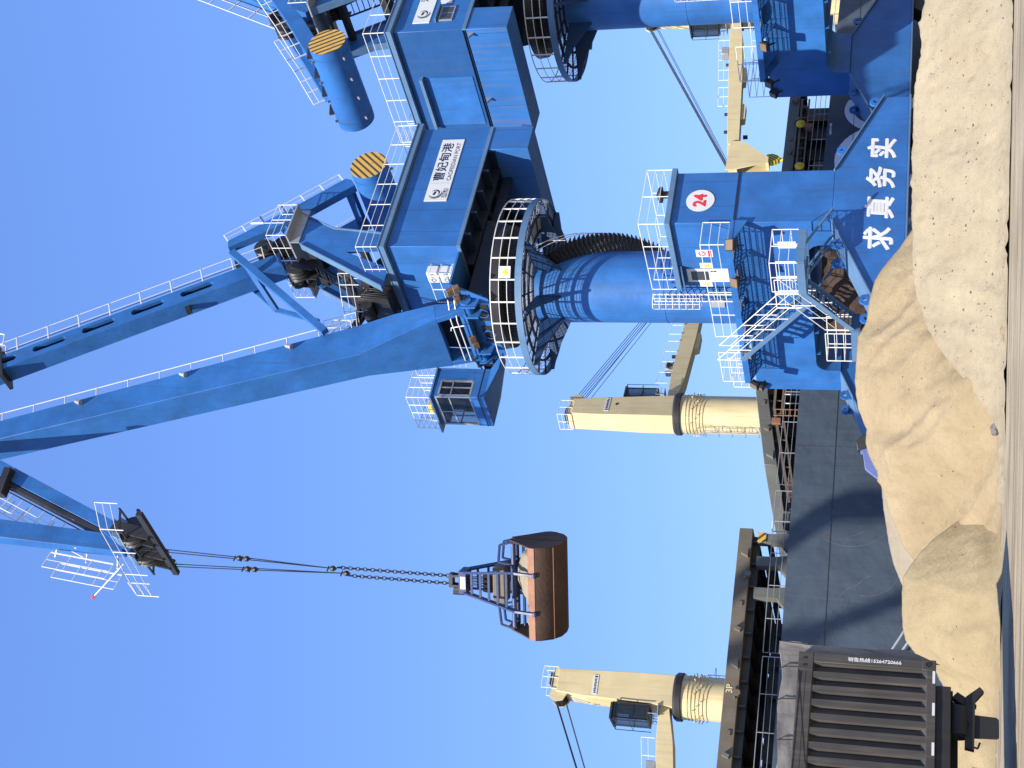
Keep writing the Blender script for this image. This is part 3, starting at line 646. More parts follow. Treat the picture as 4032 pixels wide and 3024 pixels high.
    def lev(s):
        P = [(1.75, 2.95), (1.5, 2.6), (.75, 1.35), (-.3, -.15), (-2.55, -2.75), (-2.95, -2.45), (-3.05, -2.1), (-.75, .55), (.0, 1.5), (1.3, 3.1)]
        return MB().prism(P, 'y', s * 1.35 - .22, s * 1.35 + .22)
    L = MB(); 
    for s in (1, -1): L.merge(lev(s))
    for x, z in ((-2.6, -2.3), (-.1, .5)): L.bar((x, -1.35, z), (x, 1.35, z), .4, .4)
    lv = L.build("counterweight_lever", 'blue', R, bevel=.015); UP.append(lv.name)
    lv.location = Matrix.Rotation(SL, 4, 'Z') @ PV; lv.rotation_euler = (0, 0, SL)
    lr = MB()
    for s in (1.5, -1.5):
        pp = [Vector((1.3, s, 3.1)), Vector((0, s, 1.5)), Vector((-.75, s, .55)), Vector((-2.95, s, -2.0))]; nn = Vector((-.75, 0, .66)) * .62
        lr.pipe([p + nn for p in pp], .022); lr.pipe([p + nn * .5 for p in pp], .014)
        for a_, b_ in zip(pp[:-1], pp[1:]):
            k = max(1, round((b_ - a_).length / 1.1))
            for i in range(k + 1): q = a_.lerp(b_, i / k); lr.bar(q, q + nn, .05, .05)
    lr.build("lever_railing", 'rail', lv)
    dc = Vector((-3.0, 0, -3.65)); dr = MB()
    t = MB().lathe([(.95, -2.5), (.955, -2.3), (.955, 2.3), (.95, 2.5)], 44, cap=True); t.lathe([(.97, 2.0), (.975, 2.0), (.975, 2.04), (.97, 2.04)], 44); t.lathe([(.97, -2.04), (.975, -2.04), (.975, -2.0), (.97, -2.0)], 44)
    dr.merge(t, Matrix.Translation(dc) @ Matrix.Rotation(math.radians(90), 4, 'X')); dru = dr.build("counterweight_drum", 'blue', lv)
    for s in (1, -1):
        cp = MB().lathe([(.945, 0), (.945, .012)], 44, cap=True)
        o = MB().merge(cp, Matrix.Rotation(math.radians(90), 4, 'X')).build("striped_cap", 'stripe', dru, loc=(dc.x, s * 2.512, dc.z))
    for y in (-1.9, -.6, .6, 1.9):
        for an_ in (150, 250):
            lg = MB(); a = math.radians(an_); lg.bar((dc.x + .93 * math.cos(a), y, dc.z + .93 * math.sin(a)), (dc.x + 1.12 * math.cos(a), y, dc.z + 1.12 * math.sin(a)), .14, .05)
            lg.build("lifting_lug", 'galv', dru)
    for k in range(4):
        mp = MB(); a = math.radians(118); y = -2.05 + 1.2 * k; mp.bar((dc.x + .9 * math.cos(a), y, dc.z + .9 * math.sin(a)), (dc.x + 1.15 * math.cos(a), y, dc.z + 1.15 * math.sin(a)), .75, .12, up=(0, 1, 0))
        mp.build("weight_bracket", 'black', dru)
    lk_ = MB(); lk_.bar((-1.25, 1.2, 35.35), (3.75, 1.0, 28.9), .3, .34); lk_.bar((-1.25, -1.2, 35.35), (.35, -1.35, 33.3), .22, .26); lk_.bar((.35, -1.35, 33.3), (.95, -1.5, 30.9), .2, .22); lk_.bar((-.55, 1.1, 34.4), (.35, -1.35, 33.35), .22, .26)
    up("link_rod", lk_, 'blue')
    # ---- tie beam with slots
    a_ = Vector((-1.45, 0, 33.0)); b_ = Vector((9.3, 0, 53.2)); dx = (b_ - a_).normalized(); Ln = (b_ - a_).length
    nz_ = Vector((-dx.z, 0, dx.x)); H = .46; tb = MB()
    # underside, top and far side plates, near plate pierced by slots
    def pt(s, h, y): return a_ + dx * s + nz_ * h + Vector((0, y, 0))
    tb.add([pt(0, -H, -.5), pt(Ln, -H, -.5), pt(Ln, -H, .5), pt(0, -H, .5)], [(0, 1, 2, 3)]); tb.add([pt(0, H, -.5), pt(Ln, H, -.5), pt(Ln, H, .5), pt(0, H, .5)], [(3, 2, 1, 0)])
    tb.add([pt(0, -H, -.5), pt(Ln, -H, -.5), pt(Ln, H, -.5), pt(0, H, -.5)], [(3, 2, 1, 0)]); tb.add([pt(0, -H, .5), pt(0, H, .5), pt(0, H, -.5), pt(0, -H, -.5)], [(0, 1, 2, 3)])
    sr = .19; slots = [(3.6 + 2.62 * k, 3.6 + 2.62 * k + 1.75) for k in range(7)]; xs = [0]
    for s0, s1 in slots: xs += [s0 + sr * (1 - math.cos(math.pi / 2 * i / 5)) for i in range(6)] + [s1 - sr * (1 - math.cos(math.pi / 2 * i / 5)) for i in range(5, -1, -1)]
    xs.append(Ln)
    def hh(x):
        for s0, s1 in slots:
            if s0 - 1e-6 <= x <= s1 + 1e-6:
                d_ = min(x - s0, s1 - x); return math.sqrt(max(0, sr * sr - max(0, sr - d_) ** 2))
        return 0
    for x0, x1 in zip(xs[:-1], xs[1:]):
        ins = any(s0 - 1e-6 <= (x0 + x1) / 2 <= s1 + 1e-6 for s0, s1 in slots); h0, h1 = (hh(x0), hh(x1)) if ins else (0, 0); o_ = .06
        tb.add([pt(x0, o_ + h0, .5), pt(x1, o_ + h1, .5), pt(x1, H, .5), pt(x0, H, .5)], [(0, 1, 2, 3)])
        tb.add([pt(x0, -H, .5), pt(x1, -H, .5), pt(x1, o_ - h1, .5), pt(x0, o_ - h0, .5)], [(0, 1, 2, 3)])
        if ins:
            for s in (1, -1): tb.add([pt(x0, o_ + s * h0, .5), pt(x1, o_ + s * h1, .5), pt(x1, o_ + s * h1, .3), pt(x0, o_ + s * h0, .3)], [(0, 1, 2, 3)])
    tie = up("tie_beam", tb, 'blue')
    tr_ = MB(); pts = [pt(.8 + 1.65 * k, H, .45) for k in range(13)]
    tr_.pipe([p + nz_ * .95 for p in pts], .018); tr_.pipe([p + nz_ * .35 for p in pts], .014)
    for p in pts: tr_.bar(p, p + nz_ * .95, .06, .05)
    q = pt(14.9, H, .45); tr_.pipe([q, q + nz_ * 1.5 + dx * -.3, q + nz_ * 1.9 + dx * .2, q + nz_ * 1.9 + dx * .7, q + nz_ * 1.0 + dx * 1.4], .03); tr_.pipe([q + Vector((0, -.7, 0)), q + nz_ * 1.5 + Vector((0, -.7, 0)), q + nz_ * 1.9 + dx * .5 + Vector((0, -.7, 0)), q + nz_ * 1.0 + dx * 1.3 + Vector((0, -.7, 0))], .03)
    tr_.build("tie_railing", 'rail', tie)
    for s in (2.2, 14.9):
        rs = MB(); rs.bar(pt(s, -.95, .0), pt(s, 1.05, .0), 1.15, .18, up=dx) if s > 5 else rs.bar(pt(s, .3, .1), pt(s, 1.3, .1), .7, .2, up=dx)
        rs.build("rope_support", 'black', tie)
    MB().bar(pt(5.2, -.8, 0), pt(5.2, -.3, 0), .3, .25, up=dx).build("stop_block", 'black', tie)
    for y in (-.2, .2): MB().tube(pt(-.5, H + .5, y), pt(Ln, H + .55, y), .022, n=6).build("wire_rope", 'rope', tie)
    # ---- fly jib
    fj = MB(); oy = .6
    P0, P1 = Vector((10.6, oy, 46.6)), Vector((14.85, oy, 36.1)); fj.bar(P0, P1, .55, .72, w2=.5, h2=.55)
    Q0, Q1 = Vector((14.9, oy, 48.5)), Vector((15.75, oy, 34.9)); fj.bar(Q0, Q1, .75, 1.0, w2=.5, h2=.8)
    fj.bar((8.9, oy, 53.0), Q0, .8, .9); fj.bar((8.9, oy, 53.0), P0, .7, .8); fj.bar(P1, Q1 + Vector((.1, 0, -.5)), .6, .75)
    fj.bar((9.6, oy, 48.5), (8.9, oy, 53), .6, .6)
    flo = up("fly_jib", fj, 'blue', .015)
    fs_ = MB()
    for k in range(5): t0 = k / 5; c0 = P0.lerp(P1, t0); fs_.tube(c0 + Vector((.45, .2, .1)), c0.lerp(P1, .2) + Vector((.5, .2, .1)), .05, n=5)
    for y in (.35, .8): fs_.tube(P0 + Vector((.62, y - oy, .25)), P1 + Vector((.62, y - oy, .2)), .03)
    fs_.bar(P0 + Vector((.5, 0, .2)), P1 + Vector((.4, 0, .1)), .5, .18)
    fs_.bar(P0.lerp(P1, .42) + Vector((-.1, .45, 0)), P0.lerp(P1, .45) + Vector((1.1, .3, .3)), .5, .35)
    fs_.build("cable_tray", 'black', flo)
    fw = MB(); d_ = (P1 - P0).normalized(); a0_ = P0.lerp(P1, .3) + Vector((.75, .1, .3)); a1_ = P1 + Vector((.45, .1, .9))
    n_ = Vector((.93, 0, .37)); fw.rail([a0_, a1_], .8, 1, .75, .026, tilt=n_); fw.rail([a0_ + Vector((0, -.75, 0)), a1_ + Vector((0, -.75, 0))], .8, 1, .9, .026, tilt=n_)
    a0_ = Vector((16.2, .5, 38.6)); a1_ = Vector((16.6, .5, 35.3)); fw.rail([a0_, a1_], .75, 1, 1.1, .018, tilt=(.98, 0, .2)); fw.rail([a0_ + Vector((0, -.9, 0)), a1_ + Vector((0, -.9, 0))], .75, 1, 1.1, .018, tilt=(.98, 0, .2))
    for y in (-.42, .5): fw.bar((16.2, y, 38.6), (16.6, y, 35.3), .05, .05)
    for t in (0, .5, 1): fw.bar(Vector((16.2, .1, 38.6)).lerp(Vector((16.6, .1, 35.3)), t), Vector((15.5, .6, 38.4)).lerp(Vector((15.7, .6, 35.4)), t), .06, .06)
    fw.tube((16.5, .4, 34.9), (17.0, -1.75, 37.2), .03); fw.build("jib_railing", 'rail', flo)
    MB().tube((17.0, -1.75, 37.2), (17.03, -1.87, 37.35), .07, n=10).build("warning_lamp", 'red', flo)
    hd = MB(); hd.bar((15.95, 3.7, 32.85), (16.15, -.75, 32.95), .20, .26); hd.bar((15.7, 3.6, 33.05), (15.85, -.65, 33.15), .08, .12)
    hd.bar((15.25, -.9, 34.43), (15.25, 2.9, 34.43), .06, .08).bar((16.2, -.9, 34.1), (16.2, 2.9, 34.1), .06, .08)
    for y in (-.8, 1.0, 2.8): hd.bar((15.25, y, 34.43), (16.2, y, 34.1), .06, .08)
    for y in (-.2, .55, 1.6, 2.2): hd.bar((15.7, y, 34.9), (16.05, y, 32.95), .12, .5)
    for k in range(16): hd.bar((15.7, 3.6 - .28 * k, 33.08), (16.05, 3.6 - .28 * k, 32.95), .03, .03)
    hd.build("jib_head", 'black', flo)
    for y in (1.85, .3):
        MB().prism([(15.2, 34.75), (15.75, 34.95), (16.2, 34.75), (16.35, 34.3), (15.9, 34.5), (15.4, 34.3)], 'y', y - .32, y + .32).build("sheave_guard", 'roof_grey', flo, bevel=.03)
        sh = MB()
        for dy in (-.13, .13):
            t = MB().lathe([(.1, -.10), (.66, -.10), (.56, 0), (.66, .10), (.1, .10)], 28, cap=True); sh.merge(t, Matrix.Translation((15.75, y + dy, 34.0)) @ Matrix.Rotation(math.radians(90), 4, 'X'))
        sh.build("head_sheave", 'black', flo)
    hr2 = MB(); hr2.rail([(15.2, 3.2, 34.4), (16.5, 3.2, 33.6), (16.9, -1.6, 33.9), (16.3, -1.6, 34.6)], 1.1, 2, 1.4, .024)
    hr2.build("head_railing", 'rail', flo)
    # ---- operator cab
    cb = MB(); X0, X1, Y0_, Y1_ = 3.5, 5.2, -4.15, -1.9
    cb.box(X0, X1, Y0_, Y1_, 21.45, 22.15)                       # lower body
    cb.box(X0, X0 + .07, Y0_, Y1_, 22.15, 24.05)                 # back wall
    for y in (Y1_, Y0_ + .07): cb.box(X0 + .07, X0 + .75, y - .07, y, 22.15, 24.05)
    for y in (Y1_, Y0_ + .07): cb.box(X0 + .75, X1 - .02, y - .07, y, 23.72, 24.05)
    for y in (Y1_, Y0_ + .07): cb.box(X1 - .09, X1 - .02, y - .07, y, 22.15, 23.72)
    cb.box(X1 - .09, X1 - .02, Y0_ + .07, Y1_ - .07, 23.86, 24.05)
    cab = up("operator_cab", cb, 'blue', .012)
    MB().add([(X0 - .05, Y1_ + .06, 24.05), (X1 + .12, Y1_ + .06, 24.05), (X1 + .22, Y0_ - .35, 24.05), (X0 - .05, Y0_ - .3, 24.05), (X0 - .05, Y1_ + .06, 24.13), (X1 + .12, Y1_ + .06, 24.13), (X1 + .22, Y0_ - .35, 24.13), (X0 - .05, Y0_ - .3, 24.13)],
             [(0, 3, 2, 1), (4, 5, 6, 7), (0, 1, 5, 4), (1, 2, 6, 5), (2, 3, 7, 6), (3, 0, 4, 7)]).build("roof", 'roof_grey', cab)
    MB().box(X0 - .01, X1 + .015, Y0_ - .015, Y1_ + .015, 21.72, 21.76).build("belt", 'ink', cab)
    MB().loft([[(X0, Y0_, 21.45), (X1, Y0_, 21.45), (X1, Y1_, 21.45), (X0, Y1_, 21.45)], [(2.7, -2.3, 20.95), (3.6, -2.6, 21.0), (3.6, -1.7, 21.0), (2.7, -1.6, 20.95)]]).build("cab_support", 'blue', cab)
    for nm, q in (("side_window", [(X0 + .75, Y1_ - .035, 22.15), (X1 - .09, Y1_ - .035, 22.15), (X1 - .09, Y1_ - .035, 23.72), (X0 + .75, Y1_ - .035, 23.72)]),
                  ("side_window", [(X0 + .75, Y0_ + .035, 22.15), (X1 - .09, Y0_ + .035, 22.15), (X1 - .09, Y0_ + .035, 23.72), (X0 + .75, Y0_ + .035, 23.72)]),
                  ("front_window", [(X1 - .055, Y0_ + .07, 22.15), (X1 - .055, Y1_ - .07, 22.15), (X1 - .055, Y1_ - .07, 23.86), (X1 - .055, Y0_ + .07, 23.86)])):
        o = MB().add(q, [(0, 1, 2, 3)]).build(nm, 'glass', cab, smooth=False)
        q = [Vector(p) for p in q]; f = MB(); 
        for a1, b1 in zip(q, q[1:] + q[:1]): f.bar(a1, b1, .09, .09)
        f.bar(q[0].lerp(q[1], .45), q[3].lerp(q[2], .45), .05, .05) ; f.bar(q[0].lerp(q[3], .62), q[1].lerp(q[2], .62), .06, .06)
        f.build("window_frame", 'galv', o)
    MB().box(X0 + .5, X0 + 1.0, -3.3, -2.75, 22.1, 22.6).box(X0 + .45, X0 + .57, -3.3, -2.75, 22.5, 23.3).box(X0 + .95, X0 + 1.25, -3.7, -3.4, 22.1, 22.85).box(X0 + .95, X0 + 1.25, -2.6, -2.35, 22.1, 22.85).build("operator_seat", 'black', cab, bevel=.03)
    cr = MB(); cr.rail([(X0, Y1_, 24.13), (X1 + .1, Y1_, 24.13), (X1 + .15, Y0_ - .1, 24.13), (X0, Y0_ - .1, 24.13), (X0, Y1_, 24.13)], 1.15, 3, .62, .024); cr.build("roof_railing", 'rail', cab)
    MB().box(4.4, 5.0, -3.6, -2.9, 24.15, 24.55).build("roof_unit", 'yellow', cab, bevel=.02)
    cj = MB(); cj.tube((3.0, -2.0, 21.3), (3.0, -2.75, 21.75), .19, n=14); cj.pipe([(3.3, -1.3, 22.3), (3.4, -1.8, 22.0), (3.3, -2.4, 21.9), (3.1, -2.5, 21.5)], .035); cj.box(2.9, 3.2, -2.3, -2.0, 21.5, 21.9); cj.build("swivel", 'black', cab)
    c2 = MB(); c2.rail([(2.7, -1.5, 22.5), (3.45, -2.0, 22.4)], .9, 2, .4, .022); c2.build("access_railing", 'rail', cab)
    # ---- hoist ropes
    for (y0, z0, y1, z1, y2, z2) in ((.96, 32.7, .70, 29.4, .31, 25.25), (-.35, 32.9, -.16, 29.35, -.03, 24.75)):
        for dx_ in (-.07, .07):
            h_ = MB(); h_.tube((16.0 + dx_, y0, z0 + 1.2), (16.05 + dx_ * .6, y1, z1), .022, n=6); h_.tube((16.05 + dx_ * .6, y1, z1 - .3), (16.05, y2, z2), .022, n=6)
            up("hoist_rope", h_, 'rope')
        s_ = MB()
        for yy, zz in ((y1, z1), (y1 - .01, z1 - .34), (y2, z2)):
            s_.lathe([(.03, zz + .17), (.12, zz + .03), (.12, zz - .05), (.03, zz - .17)], 10, c=(16.05, yy), cap=True)
            s_.tube((15.95, yy, zz + .2), (16.2, yy, zz + .22), .03)
        up("rope_shackle", s_, 'black')
    return R
crane = build_crane()
tag(crane, "blue portal crane marked 24, its jib carrying the clamshell grab", "crane", "portal cranes along the quay")

# ---- the second crane: the same kind further along the quay, slewed the other way round
bpy.context.view_layer.update()
rec = {}
crane2 = copy_tree(crane, None, ("port_sign", "number_disc", "stair_flight", "landing", "tarpaulin"), rec)
crane2.location = A0 + Q * 20.7; crane2.scale = (1.1,) * 3
tag(crane2, "second blue portal crane, nearer the frame edge, turned to show its rust-streaked rear", "crane")
OFF = Vector((1.2, 0, .2))
SL2 = math.radians(3)
for nm in UP:
    if nm not in rec: continue
    c = rec[nm]
    if nm.startswith("counterweight_lever"):
        c.location = Matrix.Rotation(SL2, 4, 'Z') @ (Vector((-3.0, 0, 32.5)) + Vector((1.0, 0, .35))); c.rotation_euler = (0, math.radians(14), SL2)
    else:
        c.rotation_euler = (0, 0, SL2)
        if nm.split('.')[0] not in ("slewing_ring",): c.location = Matrix.Rotation(SL2, 4, 'Z') @ OFF
    if nm.split('.')[0] in ("hoist_rope", "rope_shackle"): bpy.data.objects.remove(c)
def up2(name, mb, mat, parent=None):
    if parent: return mb.build(name, mat, parent, smooth=False)
    o = mb.build(name, mat, crane2, rot=(0, 0, SL2), loc=Matrix.Rotation(SL2, 4, 'Z') @ OFF); return o
s2 = up2("port_sign", MB().box(-7.0, -2.2, -3.335, -3.302, 24.32, 25.16), 'sign')
text_mb("河北港口", .44, (-4.35, -3.338, 24.88), (1, 0, 0), (0, 0, 1), .006, depth=.006, sx=1.2).build("lettering", 'ink', s2, smooth=False)
text_mb("HEBEI PORT", .26, (-4.35, -3.338, 24.48), (1, 0, 0), (0, 0, 1), 0, depth=.006, sx=1.1).build("lettering", 'ink', s2, smooth=False)

logo(-6.3, 24.75, .80, -3.3385, 1).build("logo", 'ink', s2, smooth=False)
w2 = up2("house_window", MB().box(-6.9, -5.85, -3.36, -3.302, 23.2, 23.9), 'galv')
MB().box(-6.83, -6.4, -3.366, -3.36, 23.27, 23.83).box(-6.35, -5.92, -3.366, -3.36, 23.27, 23.83).build("pane", 'dglass', w2)
MB().bar((-6.38, -3.3, 24.0), (-6.38, -3.55, 23.96), 1.25, .05).build("hood", 'roof_grey', w2)
up2("wall_plate", MB().box(-5.55, -4.6, -3.325, -3.302, 23.5, 24.1), 'sign')

# a third crane further along, beyond the left edge: only its jib's shadow reaches into the picture, on the ship's hull
rec3 = {}
keep = ("portal_crane", "portal_girder", "end_beam", "flange_plate", "column", "round_gallery", "turntable", "machinery_house", "roof", "ballast_box", "jib_boom", "a_frame_side", "counterweight_lever", "counterweight_drum", "striped_cap", "tie_beam", "fly_jib", "jib_head", "head_sheave", "electrical_house", "bogie", "slewing_ring", "link_rod", "operator_cab")
allc = set(); st_ = [crane]
while st_:
    o = st_.pop(); allc.add(o.name.split('.')[0]); st_ += list(o.children)
crane3 = copy_tree(crane, None, tuple(allc - set(keep)), rec3)
crane3.location = A0 - Q * 54.6
tag(crane3, "blue portal crane beyond the left edge, known by its jib's shadow on the grey hull", "crane")
SL3 = math.radians(-10 - 35)
for nm in UP:
    c = rec3.get(nm)
    if not c: continue
    c.rotation_euler = (0, 0, SL3)
    if nm.startswith("counterweight_lever"): c.location = Matrix.Rotation(SL3, 4, 'Z') @ Vector((-3.0, 0, 32.5))

# ================================================================= grab hanging from the jib
def build_grab():
    a = math.radians(218); e1 = Vector((math.cos(a), math.sin(a), 0)); e2 = Vector((-math.sin(a), math.cos(a), 0))
    G = A0 + e1 * 16.05 + e2 * -.02 + Vector((0, 0, 15.28))
    R = tag(empty("clamshell_grab", G, math.radians(-9)), "closed blue and rust brown clamshell grab full of sand, hanging on chains in the sky", "grab")
    sec = [(.04, 0), (.58, .07), (1.02, .32), (1.30, .72), (1.36, .95), (1.27, 1.18)]
    for s in (-1, 1):
        b = MB(); L = 1.85; th = .05
        out = [(y * s, z) for y, z in sec]; inn = [((y - .06) * s, z + .05) for y, z in sec]
        rings = [[(x, *p) for p in out + inn[::-1]] for x in (-L, L)]
        b.loft(rings)
        for x in (-L, L):
            b.prism([(.03 * s, 0)] + out[1:] + [(.70 * s, 1.75), (.22 * s, 2.28), (.04 * s, 2.2)], 'x', x - .03, x + .03)
        j = b.build("jaw", 'rust', R, bevel=.008)
        rim = MB(); rim.loft([[(x, 1.375 * s, .93), (x, 1.31 * s, 1.18), (x, 1.23 * s, 1.24), (x, 1.23 * s, 1.1)] for x in (-L - .02, L + .02)]); rim.bar((-L, s * .95, .27), (L, s * .95, .27), .05, .04)
        rim.build("rim_plate", 'rustlit', j, bevel=.01)
    sm = MB(); nx, ny = 60, 34; vs = []
    for j in range(ny + 1):
        for i in range(nx + 1):
            x = -1.8 + 3.6 * i / nx; y = -1.2 + 2.4 * j / ny
            h = 1.12 + .82 * (1 - (y / 1.2) ** 2) * (.72 + .35 * math.sin(x * 1.9 + .5) * math.cos(x * .7)) * min(1, (1.8 - abs(x)) * 2.5) + .05 * noise.noise(Vector((x * 3, y * 3, 0))) + .02 * noise.noise(Vector((x * 9, y * 9, 0)))
            vs.append((x, y, h))
    sm.add(vs, [(j * (nx + 1) + i, j * (nx + 1) + i + 1, (j + 1) * (nx + 1) + i + 1, (j + 1) * (nx + 1) + i) for j in range(ny) for i in range(nx)])
    tag(sm.build("sand_load", 'sandB', None, loc=G, rot=(0, 0, math.radians(-9))), "heap of pale sand held in the clamshell grab", "sand load")
    for sx in (-1, 1):
        for s in (-1, 1):
            m_ = MB(); m_.bar((sx * .40, s * .30, 4.2), (sx * .78, s * 1.18, 1.75), .09, .17); m_.bar((sx * .78, s * 1.18, 1.80), (sx * .78, s * 1.38, .92), .10, .16)
            m_.tube((sx * .78 - .09, s * 1.39, .95), (sx * .78 + .09, s * 1.39, .95), .09, n=14)
            m_.build("arm", 'grabblue', R, bevel=.01)
    for s in (-1, 1):
        for k in range(5): t = (k + .9) / 6; w_ = .40 + .38 * t; y = s * (.30 + .88 * t); z = 4.2 - 2.45 * t; MB().bar((-w_, y, z), (w_, y, z), .06, .09).build("cross_bar", 'grabblue', R)
    for y, z, r in ((-.25, 2.1, .1), (.25, 2.1, .1), (0, 1.75, .06)): MB().tube((-1.72, y, z), (1.72, y, z), r, n=14).build("hinge_shaft", 'grabblue', R)
    for s in (-1, 1):
        c = MB()
        for yy in (-.3, .3): c.pipe([(s * 1.80, yy, 2.1), (s * 1.65, yy, 2.65), (s * .95, yy, 2.72), (s * .85, yy, 2.1)], .055, 6)
        c.bar((s * 1.75, -.3, 2.2), (s * 1.75, .3, 2.2), .06, .35); c.build("guard_frame", 'grabblue', R)
    lb = MB(); lb.box(-.75, .75, -.42, .42, 2.45, 2.95); lb.build("lower_block", 'hatchrust', R, bevel=.04)
    ls = MB()
    for x in (-.3, -.1, .1, .3): ls.merge(MB().lathe([(.05, -.05), (.34, -.05), (.28, 0), (.34, .05), (.05, .05)], 20, cap=True), Matrix.Translation((x, 0, 3.15)) @ Matrix.Rotation(math.radians(90), 4, 'Y'))
    for x in (-.2, -.06, .08, .2): ls.tube((x, .1, 3.2), (x * .8, .1, 4.1), .018); ls.tube((x, -.1, 3.2), (x * .8, -.1, 4.1), .018)
    ls.build("closing_rope", 'black', R)
    hd = MB(); hd.box(-.48, .48, -.36, .36, 4.08, 4.42); h = hd.build("head_block", 'grabblue', R, bevel=.03)
    MB().box(-.26, .26, -.375, -.36, 4.12, 4.34).build("name_plate", 'sign', h)
    hk = MB()
    for x in (-.22, .22):
        for y in (-.15, .15): hk.bar((x, y, 4.42), (x * .9, y, 4.8), .09, .09)
    hk.bar((-.28, 0, 4.82), (.28, 0, 4.82), .34, .16); hk.box(-.4, -.28, -.2, .2, 4.4, 4.7); hk.tube((-.5, 0, 4.3), (-.5, 0, 4.75), .12, n=10); hk.build("shackle_yoke", 'black', R)
    # two runs of chain between the rope shackles and the yoke
    for (p, q) in (((.23, .0, 9.85), (.16, 0, 4.9)), ((-.10, .02, 9.35), (-.16, 0, 4.9))):
        p, q = Vector(p), Vector(q); ch = MB(); n = int((p - q).length / .16); d = (q - p).normalized()
        for k in range(n):
            c = p.lerp(q, (k + .5) / n); side = Vector((1, 0, 0)) if k % 2 else Vector((0, 1, 0)); l = d * .11
            ch.pipe([c - l, c - l * .6 + side * .06, c + l * .6 + side * .06, c + l, c + l * .6 - side * .06, c - l * .6 - side * .06, c - l], .022, 5)
        ch.build("chain", 'black', R)
build_grab()

# ================================================================= cargo ship
SH = math.radians(32); S_ = Vector((math.cos(SH), math.sin(SH), 0)); SW = Vector((-math.sin(SH), math.cos(SH), 0)); S0 = Vector((-1.1, 73.2, 0))
ship = tag(empty("cargo_ship", S0, SH), "dark grey cargo ship with cream deck cranes, moored behind the blue cranes", "ship")
def topz(s): return 7.86 - (.024 * s if s > 0 else 0)
hm = MB(); xs = list(np.linspace(-55, 95, 61)); B = 24
for x0, x1 in zip(xs[:-1], xs[1:]):
    hm.add([(x0, 0, -3), (x1, 0, -3), (x1, 0, topz(x1)), (x0, 0, topz(x0))], [(0, 1, 2, 3)])
for y in (B,): hm.add([(-55, y, -3), (95, y, -3), (95, y, topz(95)), (-55, y, topz(-55))], [(3, 2, 1, 0)])
hm.add([(95, 0, -3), (95, 24, -3), (95, 24, topz(95)), (95, 0, topz(95))], [(0, 1, 2, 3)])
hm.add([(-55, 0, -3), (-55, 24, -3), (-55, 24, topz(-55)), (-55, 0, topz(-55))], [(3, 2, 1, 0)])
hm.build("hull", 'hull', ship, smooth=False)
wl = MB()
for z in (5.92,): wl.box(-55, 95, -.02, .0, z - .016, z + .016)
for x in np.arange(-52, 94, 12.5): wl.box(x - .005, x + .005, -.012, 0, -3, topz(x) - .05)
wl.build("weld_seam", 'deck', ship)
sc_ = MB()
for cx, cz, r, a0, a1 in ((-5.2, 5.0, 2.2, 150, 262), (-5.4, 5.3, 1.5, 190, 255), (-11.2, 3.6, 2.1, 20, 120), (-10.6, 3.0, 2.0, 30, 110), (-13, 3.0, 3.2, 40, 100), (-8.3, 4.2, 1.6, 170, 250)):
    sc_.pipe([(cx + r * math.cos(math.radians(a0 + (a1 - a0) * i / 20)), -.004, cz + r * math.sin(math.radians(a0 + (a1 - a0) * i / 20))) for i in range(21)], .011, 4)
sc_.build("scrape_mark", paint("scrape_grey", (0.13, 0.15, 0.17), 0.6, 0.2, 0.4), ship)
dk = MB(); dk.add([(-55, .05, topz(-55) - .05), (0, .05, topz(0) - .05), (0, B, topz(0) - .05), (-55, B, topz(-55) - .05)], [(0, 1, 2, 3)])
dk.add([(0, .05, topz(0) - .05), (95, .05, topz(95) - .05), (95, B, topz(95) - .05), (0, B, topz(0) - .05)], [(0, 1, 2, 3)]); dk.build("deck", 'deck', ship, smooth=False)
# big letters, partly hidden by the cranes
def sector(cx, cz, rx0, rz0, rx1, rz1, a0, a1, n=40):
    g = MB(); vs = []
    for i in range(n + 1):
        a = math.radians(a0 + (a1 - a0) * i / n)
        for rx, rz in ((rx0, rz0), (rx1, rz1)): vs.append((cx + rx * math.cos(a), -.012, cz + rz * math.sin(a)))
    return g.add(vs, [(2 * i, 2 * i + 1, 2 * i + 3, 2 * i + 2) for i in range(n)])
sector(20.35, 4.45, 1.15, 1.5, 1.72, 2.02, 62, 298).build("hull_letter", 'letter', ship, smooth=False)
sector(16.6, 4.25, 1.85, 2.0, 2.52, 2.62, 0, 360).build("hull_letter", 'letter', ship, smooth=False)
text_mb("340/75.1405", .17, (18.95, -.012, topz(19) - .22), (1, 0, 0), (0, 0, 1), .004, depth=.004, sx=1.05).build("hull_number", 'letter', ship, smooth=False)
# bulwark rail in lengths
for x0, x1 in ((-55, -22.4), (-22.2, -13.2), (-13.0, -4.55), (-4.2, 12), (12.4, 26), (26.4, 45), (45.4, 90)):
    r = MB(); r.rail([(x0, .05, topz(x0) - .05), (x0 + .0, .05, topz(x0) - .05), (x1, .05, topz(x1) - .05)], .84, 2, 1.85, .024)
    r.build("bulwark_rail", 'galv', ship)
